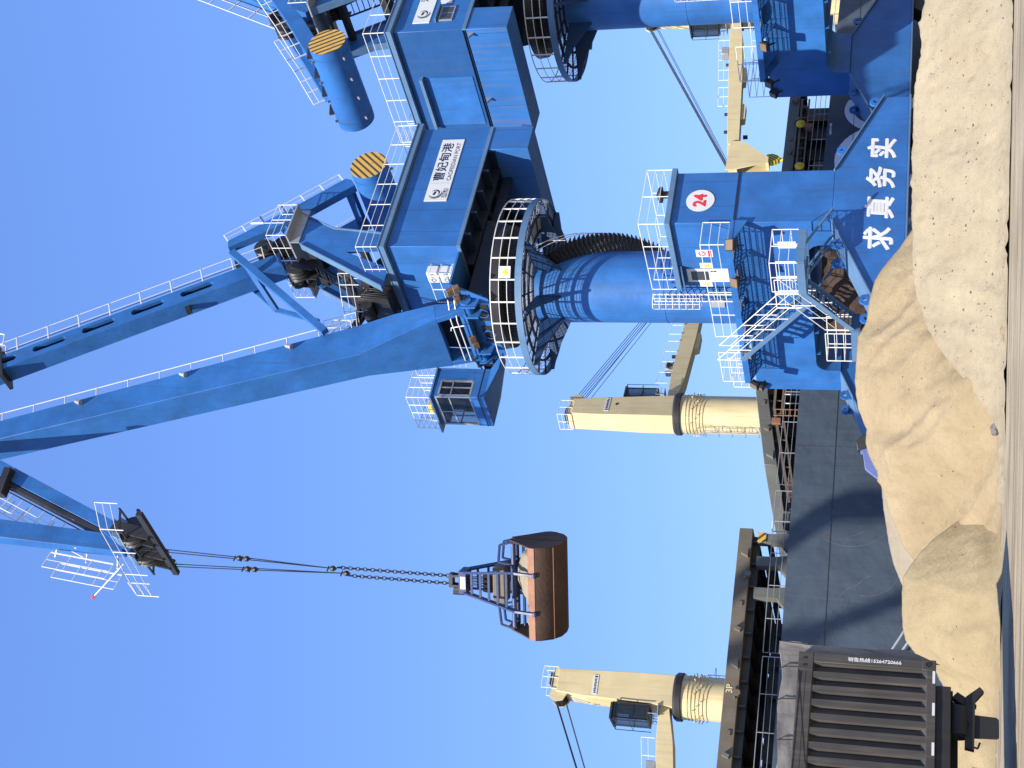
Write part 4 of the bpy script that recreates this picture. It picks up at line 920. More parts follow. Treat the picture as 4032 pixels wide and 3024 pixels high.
# coamings
for x0, x1, z in ((-40, -9.8, 8.75), (-1.5, 24.5, 9.0), (46, 80, 9.0)):
    c = MB(); c.box(x0, x1, 4.2, 20, topz(x0) - .3, z); 
    for x in np.arange(x0 + .6, x1, 1.6): c.box(x - .06, x + .06, 3.7, 4.2, topz(x0) - .2, z - .15)
    c.build("hatch_coaming", 'deck', ship)
def hatch(secs, mat, seed):
    """secs: (x, underside, top) along the cover's length"""
    rnd = random.Random(seed); X = [q[0] for q in secs]; x0, x1 = X[0], X[-1]
    lo = lambda x: float(np.interp(x, X, [q[1] for q in secs])); hi = lambda x: float(np.interp(x, X, [q[2] for q in secs]))
    h = MB(); h.loft([[(x, .8, a), (x, 12.6, a), (x, 12.6, b), (x, .8, b)] for x, a, b in secs]); o = h.build("hatch_cover", mat, ship, bevel=.03)
    u = MB()
    for x in np.arange(x0 + .3, x1, 1.2): u.box(x - .05, x + .05, 1.0, 12.4, lo(x) - .32, lo(x) - .01)
    for y, d in ((1.35, .35), (6.05, .4)):
        for a, b in zip(secs[:-1], secs[1:]): u.bar((a[0] + .2, y, a[1] - d / 2), (b[0] - .2, y, b[1] - d / 2), .08, d)
    u.build("cover_girder", 'deck', o)
    x = x0 + .5; k = 0
    while x < x1 - .3:
        q = MB(); t = k % 4; z0, z1 = lo(x), hi(x)
        if t == 0: q.prism([(x - .18, z0 + .12), (x + .22, z0 + .12), (x + .02, z0 + .48)], 'y', .55, .8)
        elif t == 1: q.bar((x, .70, z0 + .15), (x + .12, .70, z1 - .22), .2, .16)
        elif t == 2: q.box(x - .12, x + .12, .74, .80, z0 + .2, z0 + .38)
        else: q.tube((x, .62, z0 + .05), (x, .8, z0 + .05), .16, n=14); q.box(x - .25, x + .25, .66, .8, z0 + .12, z0 + .25)
        q.build("cover_fitting", 'hatchrust' if k % 3 else 'hatch', o); x += .9 + rnd.random() * 1.0; k += 1
    return o
hl = hatch([(-30, 9.75, 10.45), (-6.3, 9.68, 10.35)], 'hatchrust', 3)
text_mb("3P", .42, (-14.6, .784, 10.12), (1, 0, 0), (0, 0, 1), .012, depth=.006).build("lettering", 'cream', hl, smooth=False)
hr_ = hatch([(-2.7, 8.78, 9.42), (1.6, 9.55, 10.17), (22.3, 9.12, 9.76), (23.6, 9.2, 9.5)], 'hatch', 5)
rk = MB(); rk.bar((-4.8, .72, 8.05), (.6, .72, 9.15), .10, .14); rk.bar((.6, .72, 9.15), (22, .72, 9.0), .10, .12); rk.bar((-4.6, .76, 7.8), (.6, .76, 8.75), .1, .1); rk.bar((.6, .76, 8.75), (22, .76, 8.6), .1, .1)
for k in range(34): x = -4.4 + .78 * k; z = 8.05 + .203 * (x + 4.8) if x < .6 else 9.15 - .007 * (x - .6); rk.bar((x, .74, z), (x, .74, z - .36), .05, .05)
rk.build("cover_track", 'hatchrust', ship)
for x, z in ((19.94, 8.98), (16.73, 8.85)):
    b = MB(); b.merge(MB().lathe([(.0, .10), (.10, .10), (.14, .05), (.27, .0), (.27, -.06), (.0, -.06)], 22), Matrix.Translation((x, .55, z)) @ Matrix.Rotation(math.radians(90), 4, 'X')); b.build("warning_roller", 'yellow', ship)
for x in (20.1, .1):
    l = MB()
    for dx in (-.18, .18): l.tube((x + dx, .3, topz(x)), (x + dx, .3, topz(x) + 1.25), .03)
    for k in range(5): l.tube((x - .18, .3, topz(x) + .15 + .25 * k), (x + .18, .3, topz(x) + .15 + .25 * k), .02)
    l.box(x - .5, x - .2, .5, .9, topz(x) + .9, topz(x) + 1.35); l.build("deck_ladder", 'rustlit', ship)
# props under the open cover
for x, w_ in ((-6.8, .45), (-8.05, .5), (-9.7, .5)):
    p = MB(); p.prism([(x - w_ / 2 - .6, 7.8), (x + w_ / 2 + .1, 7.8), (x + w_ / 2, 8.5), (x + w_ / 2, 9.4), (x - w_ / 2, 9.4), (x - w_ / 2, 8.3)], 'y', .75, 1.25); p.box(x - .1, x + .1, 1.2, 9, 8.75, 9.0); p.build("cover_prop", 'hatch', ship)
MB().box(-7.05, -6.55, .70, .76, 9.02, 9.42).build("hazard_plate", 'stripe', ship)
for x0, x1, y, h, mt in ((-5.55, -4.85, 1.6, .52, 'hatch'), (2.5, 4.4, 2.6, 1.0, 'hull'), (14.2, 15.6, 2.5, 1.0, 'hull'), (17.6, 18.8, 2.6, .9, 'hatch'), (-3.4, -2.6, 2.2, .5, 'rust'), (6.5, 7.4, 2.4, .8, 'hatch'), (10, 11, 2.3, .7, 'hull')):
    MB().box(x0, x1, y, y + .8, topz(x0) - .05, topz(x0) + h).build("deck_locker", mt, ship, bevel=.03)
for x in (-6.2, 1.2): MB().pipe([(x, 1.2, topz(x)), (x, 1.2, topz(x) + .95), (x + .55, 1.2, topz(x) + .95), (x + .55, 1.2, topz(x))], .03).build("pipe_hoop", 'rail', ship)

def deck_crane(sx, zr, ztop, jaz, jend, jz0, jz1, cabside=1, ctrl=None):
    """tower, pedestal, jib, cab and luffing ropes; x along the ship, jaz = jib azimuth in the world"""
    a = math.radians(jaz) - SH; Rz = Matrix.Rotation(a, 4, 'Z'); loc = (sx, 12, 0); rot = (0, 0, a)
    zt = ztop; w0, w1 = .78, .70
    t = MB()
    t.loft([[(-.95, -w0, zr + .25), (.85, -w0, zr + .25), (.85, w0, zr + .25), (-.95, w0, zr + .25)],
            [(-.95, -w0, zr + 2.2), (.72, -w0, zr + 2.2), (.72, w0, zr + 2.2), (-.95, w0, zr + 2.2)],
            [(-.90, -w1, zt - 1.7), (.60, -w1, zt - 1.7), (.60, w1, zt - 1.7), (-.90, w1, zt - 1.7)],
            [(-.85, -w1, zt - .15), (.45, -w1, zt - .15), (.45, w1, zt - .15), (-.85, w1, zt - .15)]])
    T = t.build("deck_crane", 'cream', ship, loc=loc, rot=rot, bevel=.02)
    rb = MB()
    for y in (-.5, -.3, -.1, .1, .3, .5): rb.bar((.74, y, zr + 2.4), (.62, y, zt - 1.8), .03, .05)
    rb.build("face_rib", 'cream', T)
    P = MB(); P.lathe([(1.18, 7.6), (1.16, zr - 1.5), (1.20, zr - .15)], 40, cap=True); P.build("pedestal", 'creamrust', T)
    rg = MB(); rg.lathe([(1.2, zr - .2), (1.32, zr - .16), (1.32, zr + .12), (1.22, zr + .25)], 48, cap=True)
    rg.build("slew_ring", 'black', T)
    sp = MB()
    for k in range(6): sp.lathe([(1.19 + .012 * k, zr - .55 - .19 * k), (1.225 + .012 * k, zr - .55 - .19 * k), (1.225 + .012 * k, zr - .53 - .19 * k), (1.19 + .012 * k, zr - .53 - .19 * k)], 36)
    for k in range(3):
        for aa in range(9): b_ = aa * math.pi / 4.5 + .2 * k; sp.bar((1.15 * math.cos(b_), 1.15 * math.sin(b_), zr - .95 - .2 * k), (1.36 * math.cos(b_), 1.36 * math.sin(b_), zr - .85 - .2 * k), .03, .05)
    sp.build("cable_ring", 'creamrust', T)
    cl = MB()
    for dy in (-.2, .2): cl.tube((-1.32, dy, 8), (-1.32, dy, zr - 1.4), .022)
    for k in range(14): cl.tube((-1.32, -.2, 8.2 + .45 * k), (-1.32, .2, 8.2 + .45 * k), .016)
    for k in range(5): cl.pipe([(-1.32 - .5 * math.sin(b_), .3 * math.cos(b_), zr - 1.8 - .8 * k) for b_ in (math.pi * i / 6 for i in range(7))], .016)
    cl.build("pedestal_ladder", 'galv', T)
    for sy in (-1, 1):
        pl = MB().box(-.62, .50, sy * (w1 + .035) - .012, sy * (w1 + .035) + .012, zt - 2.45, zt - 2.17); o = pl.build("name_plate", 'sign', T)
        bars = MB()
        for k in range(9): bars.box(-.40 + .095 * k, -.34 + .095 * k, sy * (w1 + .052) - .003, sy * (w1 + .052) + .003, zt - 2.38 + .02 * (k % 2), zt - 2.24 - .015 * (k % 3))
        bars.box(-.56, -.47, sy * (w1 + .052) - .003, sy * (w1 + .052) + .003, zt - 2.39, zt - 2.24); bars.build("plate_lettering", 'ink', o)
    MB().tube((.0, -w1 - .06, zt - 2.9), (.0, -w1 + .02, zt - 2.9), .09, n=14).build("porthole", 'rubber', T)
    hd = MB(); hd.box(-.9, .3, -.62, .62, zt - .15, zt + .12); hd.prism([(.2, zt - .9), (.9, zt - .55), (1.0, zt - .1), (.75, zt + .25), (.2, zt + .15)], 'y', -.55, -.47).prism([(.2, zt - .9), (.9, zt - .55), (1.0, zt - .1), (.75, zt + .25), (.2, zt + .15)], 'y', .47, .55); hd.build("head_bracket", 'cream', T)
    sv = MB()
    for y in (-.35, -.12, .12, .35): sv.merge(MB().lathe([(.05, -.06), (.42, -.06), (.36, 0), (.42, .06), (.05, .06)], 22, cap=True), Matrix.Translation((.55, y, zt - .22)) @ Matrix.Rotation(math.radians(90), 4, 'X'))
    sv.box(-.7, .0, -.4, .4, zt + .12, zt + .38); sv.build("head_sheave", 'black', T)
    tr_ = MB(); tr_.rail([(.3, .66, zt - .1), (-.95, .66, zt - .1), (-.95, -.66, zt - .1), (.3, -.66, zt - .1)], .85, 2, .6, .02); tr_.build("head_railing", 'rail', T)
    # cab on the jib side
    cx, cz = 1.15, zr + 1.55
    c = MB(); y0, y1 = -.55, .85
    c.box(.86, 1.0, y0, y1, cz, cz + 2.0).box(.9, 1.75, y0, y1, cz - .06, cz + .04).box(.9, 1.8, y0 - .05, y1 + .05, cz + 1.95, cz + 2.06)
    for x in (1.0, 1.7):
        for y in (y0 + .03, y1 - .03): c.box(x - .03, x + .03, y - .03, y + .03, cz, cz + 2)
    for y in (y0 + .03, y1 - .03): c.box(.9, 1.75, y - .02, y + .02, cz + .85, cz + .92)
    c.box(1.1, 1.4, -.1, .4, cz, cz + 1.1)
    cc = c.build("crane_cab", 'black', T)
    MB().box(.98, 1.72, y0, y0 + .02, cz + .05, cz + 1.95).box(.98, 1.72, y1 - .02, y1, cz + .05, cz + 1.95).box(1.72, 1.74, y0, y1, cz + .05, cz + 1.95).build("cab_window", 'glass', cc)
    q = MB(); q.rail([(.9, y0 - .1, cz - .06), (1.9, y0 - .1, cz - .06), (1.9, y1 + .1, cz - .06), (.9, y1 + .1, cz - .06)], 2.0, 1, 1.0, .022); q.build("cab_guard", 'black', cc)
    wlk = MB(); wlk.box(.75, 1.35, -.9, .9, zr + .98, zr + 1.03); wlk.rail([(.8, -.9, zr + 1.0), (1.35, -.9, zr + 1.0), (1.35, .9, zr + 1.0)], .5, 1, .5, .02); wlk.build("cab_walkway", 'galv', T)
    # jib: box beam with a cranked underside
    J = MB(); x0, x1 = .75, jend
    def sect(x, zc, hh, ww): return [(x, -ww, zc - hh), (x, ww, zc - hh), (x, ww, zc + hh), (x, -ww, zc + hh)]
    dz = lambda x: jz0 + (jz1 - jz0) * (x - x0) / (x1 - x0)
    J.loft([sect(x0, dz(x0), .28, .55), sect(x0 + 2.0, dz(x0 + 2) - .03, .46, .50), sect(x0 + 6, dz(x0 + 6) - .06, .50, .45), sect(x1 - 3, dz(x1 - 3) - .02, .42, .40), sect(x1, dz(x1) - .02, .30, .36)])
    jb = J.build("jib", 'cream', T, bevel=.015)
    for x in (x0 + 5.0, x0 + 8.5):
        J2 = MB(); J2.prism([(x, dz(x) - .5), (x + 1.6, dz(x + 1.6) - .5), (x + 1.5, dz(x) - .85), (x + .2, dz(x) - .85)], 'y', -.3, .3)
        J2.build("jib_pad", 'cream', jb)
    J3 = MB()
    for s in (-1, 1): J3.prism([(x1 - 2.4, dz(x1) + .28), (x1 + .1, dz(x1) + .45), (x1 + .1, dz(x1) - .05), (x1 - .5, dz(x1) - 2.4), (x1 - .9, dz(x1) - 2.4), (x1 - 2.4, dz(x1) - .5)], 'y', s * .48 - .06, s * .48 + .06)
    J3.bar((x1 - 2.3, -.5, dz(x1)), (x1 - 2.3, .5, dz(x1)), .2, .8); J3.bar((x1 - .7, -.5, dz(x1) - 2.3), (x1 - .7, .5, dz(x1) - 2.3), .3, .2)
    J3.build("jib_nose", 'cream', jb)
    wk_ = MB(); wk_.rail([(x0 + 1.5, -.5, dz(x0) + .48), (x0 + 5.5, -.5, dz(x0 + 5) + .48)], .75, 1, .9, .02); wk_.rail([(x0 + 6.2, -.5, dz(x0 + 6) + .48), (x0 + 8, -.5, dz(x0 + 8) + .48)], .75, 1, .9, .02); wk_.build("jib_railing", 'rail', jb)
    wn = MB(); wn.box(x0 + 3.0, x0 + 3.7, -.35, .35, dz(x0 + 3) + .45, dz(x0 + 3) + 1.0); wn.build("jib_winch", 'galv', jb, bevel=.05); MB().merge(MB().lathe([(.0, 0), (.2, 0), (.22, .03)], 18), Matrix.Translation((x0 + 3.35, -.36, dz(x0 + 3) + .74)) @ Matrix.Rotation(math.radians(90), 4, 'X')).build("winch_drum", 'black', jb)
    for x in (x0 + 4.2, x0 + 9, x1 - 4): MB().tube((x, -.3, dz(x) + .45), (x, -.3, dz(x) + .72), .12, n=10).build("jib_lamp", 'black', jb)
    la = MB(); la.tube((x1 - 3.2, 0, dz(x1) - .45), (x1 - 3.2, 0, dz(x1) - .75), .15, n=10); la.build("jib_lamp", 'black', jb)
    ro = MB()
    for y in (-.35, -.12, .12, .35): ro.tube((.8, y, zt - .05), (x1 - .4, y * .9, dz(x1) + .35), .022, n=6)
    for y in (-.22, .22): ro.tube((.9, y, zt - .65), (x1 - .2, y, dz(x1) + .1), .02, n=6)
    ro.build("luffing_rope", 'rope', T)
    return T, jb, dz
deck_crane(-11.2, 14.25, 21.2, 212, 17.5, 15.0, 13.2)
deck_crane(6.85, 16.2, 22.95, 47, 17.5, 16.75, 16.2)
T3, j3, dz3 = deck_crane(41.5, 15.3, 22.2, 212, 15.4, 15.55, 14.6)
hb = MB(); xh, zh = 14.3, 12.0
for y in (-.12, .12): hb.tube((xh, y, 14.4), (xh, y, 12.7), .018)
hb.prism([(xh - .3, zh + .35), (xh - .36, zh), (xh - .15, zh - .5), (xh + .15, zh - .5), (xh + .36, zh), (xh + .3, zh + .35), (xh, zh + .55)], 'y', -.22, .22)
hk_o = hb.build("hook_block", 'stripe2', j3, bevel=.04)
MB().tube((xh, 0, zh - .5), (xh, 0, zh - .85), .13, n=12).pipe([(xh, 0, zh - .85), (xh + .16, 0, zh - 1.0), (xh + .12, 0, zh - 1.2), (xh - .08, 0, zh - 1.22)], .05).build("hook", 'yellow', j3)

# mooring ropes from the hull to the quay
for k, (x0, z0, x1, z1) in enumerate(((-14.6, 4.2, -8.4, 2.1), (-14.6, 3.85, -9.2, 1.9))):
    p = S0 + S_ * x0 + Vector((0, 0, z0)) - SW * .05; q = S0 + S_ * x1 - SW * 2.6 + Vector((0, 0, z1 - 1.4))
    m_ = MB(); pts = [p.lerp(q, t / 24) + Vector((0, 0, -.35 * math.sin(math.pi * t / 24))) for t in range(25)]; m_.pipe(pts, .06, 8)
    tag(m_.build("mooring_rope", 'galv'), ("pale mooring rope running from the grey hull down behind the sand, the upper of two", "pale mooring rope beside the sand, the lower of the two on the grey hull")[k], "rope", "mooring ropes")

# ================================================================= sand piles
def fbm(x, y, z, o=5):
    v = 0; a = 1; f = 1
    for _ in range(o): v += a * noise.noise(Vector((x * f, y * f, z))); a *= .5; f *= 2.03
    return v
def sand_pile(name, prof, yr, k, mat, label, seed, step=.075, clods=260, gully=.05, back=2.2, camz=1.65, y_ref=None, cones=(), ridge=.35, slant=.5, toe=None):
    px = np.array([p[0] for p in prof]); pz = np.array([p[1] for p in prof])
    if y_ref:                                   # heights were read at y_ref
        px = px * yr / y_ref; pz = camz + (pz - camz) * yr / y_ref
    o_ = np.argsort(px); px = px[o_]; pz = pz[o_]
    x0, x1 = px[0] - 1.5, px[-1] + 1.5
    zmax = pz.max(); ya = yr - zmax / k - .6; yb = yr + back
    nx = int((x1 - x0) / step); ny = int((yb - ya) / step)
    X = np.linspace(x0, x1, nx + 1); Yv = np.linspace(ya, yb, ny + 1)
    rz = np.interp(X, px, pz); rz[X < px[0]] = np.interp(X[X < px[0]], [x0, px[0]], [max(0, pz[0] - 1.0), pz[0]]); 
    rz[X > px[-1]] = np.interp(X[X > px[-1]], [px[-1], x1], [pz[-1], max(0, pz[-1] - 1.0)])
    rnd = np.random.RandomState(seed); yr0 = yr
    yrx = np.full_like(X, yr) if toe is None else toe + np.maximum(rz, .1) / k
    Z = np.zeros((ny + 1, nx + 1))
    for j, y in enumerate(Yv):
        for i, x in enumerate(X):
            yr = yrx[i]; wob = .25 * fbm(x * .3, seed, 3.1, 2)
            if y < yr:                                 # sharp spurs and gullies running down the face, where grabs have bitten
                xs_ = x + slant * (yr - y)
                wob += ridge * (.5 - 1.6 * abs(noise.noise(Vector((xs_ * .42, seed * 3.7, (yr - y) * .10))))) + ridge * .35 * (.4 - 1.5 * abs(noise.noise(Vector((xs_ * 1.15, seed * 1.9, (yr - y) * .25)))))
            d = y - yr + (0 if y > yr else wob * min(1, (yr - y) / 1.2))
            z = rz[i] - k * abs(d) * (1 + .04 * fbm(x * .5, y * .5, seed, 2))
            for cx_, cy_, cz_, ck in cones:
                zc = cz_ - ck * math.hypot(x - cx_, y - cy_) * (1 + .05 * fbm(x * .7, y * .7, seed + cx_, 3))
                if zc > z and d < 0: z = zc
            if d < 0:
                w = min(1, -d / .8)
                z += w * (.03 * fbm(x * .8, y * .5, seed + .5, 4) + gully * fbm(x * 2.4 + y * .8, y * .5 + x * .2, seed + 9, 3)) + .016 * fbm(x * 7, y * 7, seed, 3)
            else: z += .015 * fbm(x * 6, y * 6, seed, 2)
            Z[j, i] = z
    yr = yr0
    # a flattened skirt at the foot and loose clods
    Z = np.where(Z < .35, .35 * np.exp((Z - .35) / .35 * 1.0), Z) - .03
    for _ in range(clods):
        cx, cy = rnd.uniform(x0, x1), rnd.uniform(ya, yr); r = rnd.uniform(.03, .10); h = r * rnd.uniform(.3, .8)
        i0, i1 = np.searchsorted(X, (cx - 2 * r, cx + 2 * r)); j0, j1 = np.searchsorted(Yv, (cy - 2 * r, cy + 2 * r))
        if i1 > i0 and j1 > j0:
            gx, gy = np.meshgrid(X[i0:i1], Yv[j0:j1]); Z[j0:j1, i0:i1] += h * np.exp(-((gx - cx) ** 2 + (gy - cy) ** 2) / (r * r))
    vs = [(X[i], Yv[j], Z[j, i]) for j in range(ny + 1) for i in range(nx + 1)]
    mb = MB().add(vs, [(j * (nx + 1) + i, j * (nx + 1) + i + 1, (j + 1) * (nx + 1) + i + 1, (j + 1) * (nx + 1) + i) for j in range(ny) for i in range(nx)])
    o = mb.build(name, mat, smooth=False); o.data.shade_smooth()
    return tag(o, label, "sand pile")
PR = [(15, 1.85), (10.48, 1.89), (9.02, 1.88), (8.39, 1.99), (7.81, 1.94), (7.12, 2.07), (6.81, 2.08), (6.07, 2.1), (5.33, 2.11), (4.27, 2.09), (3.74, 2.07), (2.79, 2.04), (2.15, 1.93), (1.63, 1.74), (1.1, 1.52), (0.68, 1.22), (0.16, 0.80), (-0.47, 0.40), (-0.81, 0.12)]
PM = [(6, .9), (4.53, 1.78), (4.15, 2.13), (3.71, 2.42), (3.18, 2.84), (2.88, 3.01), (2.4, 3.14), (1.81, 3.20), (1.38, 3.42), (0.26, 3.47), (-0.1, 3.43), (-0.46, 3.38), (-0.74, 3.26), (-0.99, 3.15), (-1.38, 3.17), (-1.74, 3.05), (-2.02, 2.9), (-2.47, 2.74), (-3.11, 2.54), (-3.56, 2.35), (-3.98, 2.18), (-4.32, 1.9), (-4.78, 1.47), (-5.52, 0.84)]
PB = [(1, 3.0), (-2.02, 3.16), (-2.93, 2.95), (-3.56, 2.88), (-4.1, 2.79), (-4.73, 2.68), (-5.27, 2.55), (-5.93, 2.27), (-6.77, 1.87), (-7.51, 1.41), (-9, .6)]
PL = [(-1.2, .1), (-2.2, .35), (-2.81, 0.86), (-3.29, 1.45), (-3.81, 1.87), (-4.19, 2.1), (-4.54, 2.12), (-5.01, 2.11), (-5.33, 2.09), (-5.65, 2.02), (-5.98, 1.75), (-6.3, 1.35), (-6.88, 1.06), (-7.74, 1.1), (-8.89, 1.19), (-12, 1.16)]
sand_pile("sand_pile", PR, 35.9, .68, 'sandR', "long pale lumpy sand pile in front of the crane's end beam with the white characters", 1, y_ref=34, clods=700, gully=.03, ridge=.30, slant=.35, toe=32.75)
sand_pile("sand_pile", PM, 38.4, .66, 'sandM', "tallest sand pile, yellowish with smooth furrows, under the blue crane's stairs", 2, y_ref=38, clods=160, gully=.045, ridge=.95, slant=-.55)
sand_pile("sand_pile", PB, 46.0, .6, 'sandB', "cream sand pile showing as a thin strip against the grey hull", 3, y_ref=45, clods=60)
sand_pile("sand_pile", PL, 36.0, .66, 'sandL', "low ochre sand pile beside the truck, with mooring ropes behind it", 4, y_ref=33.5, clods=160, gully=.05, ridge=.55, slant=.6)
def rock(loc, s, seed, label):
    bm = bmesh.new(); bmesh.ops.create_icosphere(bm, subdivisions=3, radius=1)
    for v in bm.verts:
        d = 1 + .28 * fbm(v.co.x * 1.3 + seed, v.co.y * 1.3, v.co.z * 1.3, 3); v.co = Vector((v.co.x * d * s[0], v.co.y * d * s[1], v.co.z * d * s[2]))
    me = bpy.data.meshes.new("rock"); bm.to_mesh(me); bm.free(); me.materials.append(MAT['rock'])
    o = bpy.data.objects.new("rock", me); SC.collection.objects.link(o); o.location = loc; return tag(o, label, "rock")
bpy.context.view_layer.update()
_h, _p, _n, _i = bpy.data.objects["sand_pile.001"].ray_cast(Vector((-.80, 33.6, 20)), Vector((0, 0, -1)))
rock(_p + Vector((0, 0, .04)), (.15, .13, .09), 3, "grey rock lying where the pale and yellow sand piles meet")

# loose stones on the pale pile and along its foot: nobody would count them
dg = bpy.context.evaluated_depsgraph_get(); bpy.context.view_layer.update()
pile_o = bpy.data.objects["sand_pile"]; gm_ = MB(); rnd = random.Random(11)
base = bmesh.new(); bmesh.ops.create_icosphere(base, subdivisions=1, radius=1); bv_ = [v.co.copy() for v in base.verts]; bf_ = [tuple(v.index for v in f.verts) for f in base.faces]; base.free()
def stones(obj, n, x0, x1, y0, y1, smax):
    for _ in range(n):
        x, y = rnd.uniform(x0, x1), rnd.uniform(y0, y1); hit, loc, nor, _i = obj.ray_cast(Vector((x, y, 20)), Vector((0, 0, -1)))
        if not hit: continue
        r = .008 + smax * rnd.random() ** 3; M_ = Matrix.Rotation(rnd.random() * 6, 4, 'Z') @ Matrix.Rotation(rnd.random() * 6, 4, 'X')
        gm_.add([loc + M_ @ Vector((v.x * r * (1 + .5 * rnd.random()), v.y * r * (.7 + .5 * rnd.random()), v.z * r * .8)) for v in bv_], bf_)
stones(pile_o, 420, -.5, 14, 32.4, 36, .028)
for o_ in [o for o in SC.objects if o.name.startswith("sand_pile.")]:
    stones(o_, 120, -7, 3, 32.5, 39, .022)
tag(gm_.build("gravel", 'rock', smooth=False), "small dark stones scattered over the sand piles", "stones", kind="stuff")

# ================================================================= truck with a ribbed container body, left side
TA = math.radians(37)
truck = tag(empty("tipper_truck", (-4.88, 27.0, 0), TA), "dark grey truck with a ribbed container body, half in view at the lower left", "truck")
def build_truck():
    Lc = 6.6; zb, zt = 1.38, 3.83; wY = 2.45
    c = MB()
    per = .276; x = -.20; pts = [(0 - .02, .0)]
    prof = [(-.19, 0.0)]; x = -.215
    while x > -Lc + .3:
        prof += [(x, 0), (x - .02, .105), (x - .11, .105), (x - .155, 0)]; x -= per
    prof += [(-Lc + .2, 0)]
    z0, z1 = zb + .16, zt - .27
    vs = []; 
    for (px, py) in prof:
        d = py
        for zz, dd in ((z0, 0), (z0 + .12 if d else z0 + .0001, d), (z1 - .05 if d else z1 - .0001, d), (z1, 0)):
            vs.append((px, dd + .012, zz))
    c.add(vs, [(4 * i + k, 4 * (i + 1) + k, 4 * (i + 1) + k + 1, 4 * i + k + 1) for i in range(len(prof) - 1) for k in range(3)])
    w = c.build("side_panel", 'truck', truck, smooth=False)
    f = MB()
    f.box(-Lc, 0, 0, .14, zt - .27, zt).box(-Lc, 0, -.005, .14, zb, zb + .16)
    f.box(-.19, 0, -.004, .16, zb + .16, zt - .27).box(-Lc, -Lc + .2, -.004, .16, zb + .16, zt - .27)
    f.box(-.36, .004, -.010, .10, zt - .27, zt + .004).box(-2.70, -2.40, -.010, .10, zt - .27, zt + .004).box(-.20, .006, -.012, .1, zb, zb + .24)
    f.box(-Lc, 0, .02, wY, zb, zb + .1); f.box(-.08, 0, .14, wY, zb + .1, zt); f.box(-Lc, -Lc + .08, .14, wY, zb + .1, zt); f.box(-Lc, 0, wY - .08, wY, zb + .1, zt)
    fr_ = f.build("body_frame", 'truck', truck, bevel=.012)
    sl_ = MB()
    for x in (-.12, -.27, -2.48, -2.62): sl_.merge(MB().prism([(-.022, -.035), (.022, -.035), (.022, .035), (-.022, .035)], 'y', 0, .006), Matrix.Translation((x, -.018, zt - .12)))
    sl_.merge(MB().lathe([(0, 0), (.05, 0), (.05, .008)], 14), Matrix.Translation((-.09, -.014, zb + .13)) @ Matrix.Rotation(math.radians(90), 4, 'X'))
    sl_.build("lashing_hole", 'rubber', fr_)
    MB().box(-2.3, -.4, -.004, .0, zt - .145, zt - .14).bar((-.40, -.006, zt - .05), (-2.3, -.006, zt - .02), .012, .006).bar((-.33, -.006, zt - .0), (-2.2, -.006, zt - .24), .008, .004).build("panel_joint", 'rubber', fr_)
    text_mb("销售热线15264720666", .085, (-.095, -.012, 2.46), (0, 0, -1), (1, 0, 0), .002, depth=.004, sx=1.18).build("lettering", 'sign', fr_, smooth=False)
    rt = MB()
    for x in (-.33, -.95, -1.7, -2.3): rt.box(x - .12, x + .12, -.010, -.005, zb + .015, zb + .06)
    rt.build("reflector", 'sign', fr_)
    ch = MB(); ch.box(-Lc, -.42, .75, .95, .98, zb).box(-Lc, -.42, 1.5, 1.7, .98, zb).box(-Lc, -.46, .05, 2.4, 1.12, zb - .002).box(-.62, -.42, .3, 2.2, 1.08, 1.3)
    ch.bar((-.5, .35, 1.05), (-.75, .30, .72), .12, .16); ch.tube((-1.3, .3, .98), (-.75, .3, .98), .17, n=14)
    ch.build("chassis", 'rubber', truck, bevel=.01)
    bm_ = MB(); bm_.prism([(-1.55, .72), (-1.52, .88), (-.55, .86), (-.34, .62), (-.42, .55), (-.62, .70)], 'y', .22, .34); bm_.bar((-1.2, .28, .85), (-1.05, .28, 1.15), .12, .3).bar((-.9, .28, .8), (-.75, .28, 1.15), .06, .06)
    bm_.build("tail_bar", 'rubber', truck)
    mf = MB(); n = 10
    mf.prism([(-1.32, .76), (-1.30, .34), (-1.27, .30), (-.93, .30), (-.89, .34), (-.87, .74), (-.92, .80), (-1.27, .80)], 'y', .26, .29); mf.pipe([(-1.1, .28, 1.05), (-1.1, .28, .78)], .025); mf.pipe([(-1.45, .28, .8), (-1.5, .28, .66), (-1.38, .28, .62)], .02)
    mf.build("mudguard", 'rubber', truck, bevel=.01)
    st = MB(); st.box(-Lc, -1.93, .1, .2, .66, .76); st.build("side_guard", 'rubber', truck)
    for x in (-2.9, -4.25):
        for y in (.12, 1.85):
            w_ = MB(); w_.merge(MB().lathe([(.28, -.24), (.47, -.24), (.52, -.18), (.52, .18), (.47, .24), (.28, .24)], 32, cap=True), Matrix.Translation((x, y + .28, .52)) @ Matrix.Rotation(math.radians(90), 4, 'X'))
            o = w_.build("wheel", 'rubber', truck); MB().merge(MB().lathe([(0, .05), (.12, .05), (.2, .02), (.28, .1)], 24), Matrix.Translation((x, y + .02, .52)) @ Matrix.Rotation(math.radians(90), 4, 'X')).build("rim", 'galv', o)
build_truck()
# its load of sand
sm = MB(); nx, ny = 70, 26; vs = []
for j in range(ny + 1):
    for i in range(nx + 1):
        x = -6.4 + 6.2 * i / nx; y = .12 + 2.2 * j / ny
        h = 3.55 + .95 * max(0, 1 - ((x + 3.6) / 2.9) ** 2) * (1 - ((y - 1.2) / 1.35) ** 2) + .05 * fbm(x * 1.5, y * 1.5, 2, 4)
        vs.append((x, y, h))
sm.add(vs, [(j * (nx + 1) + i, j * (nx + 1) + i + 1, (j + 1) * (nx + 1) + i + 1, (j + 1) * (nx + 1) + i) for j in range(ny) for i in range(nx)])
o = sm.build("sand_load", 'sandB', smooth=True, loc=(-4.88, 27.0, 0), rot=(0, 0, TA)); tag(o, "pale sand heaped above the rim of the ribbed truck body", "sand load")
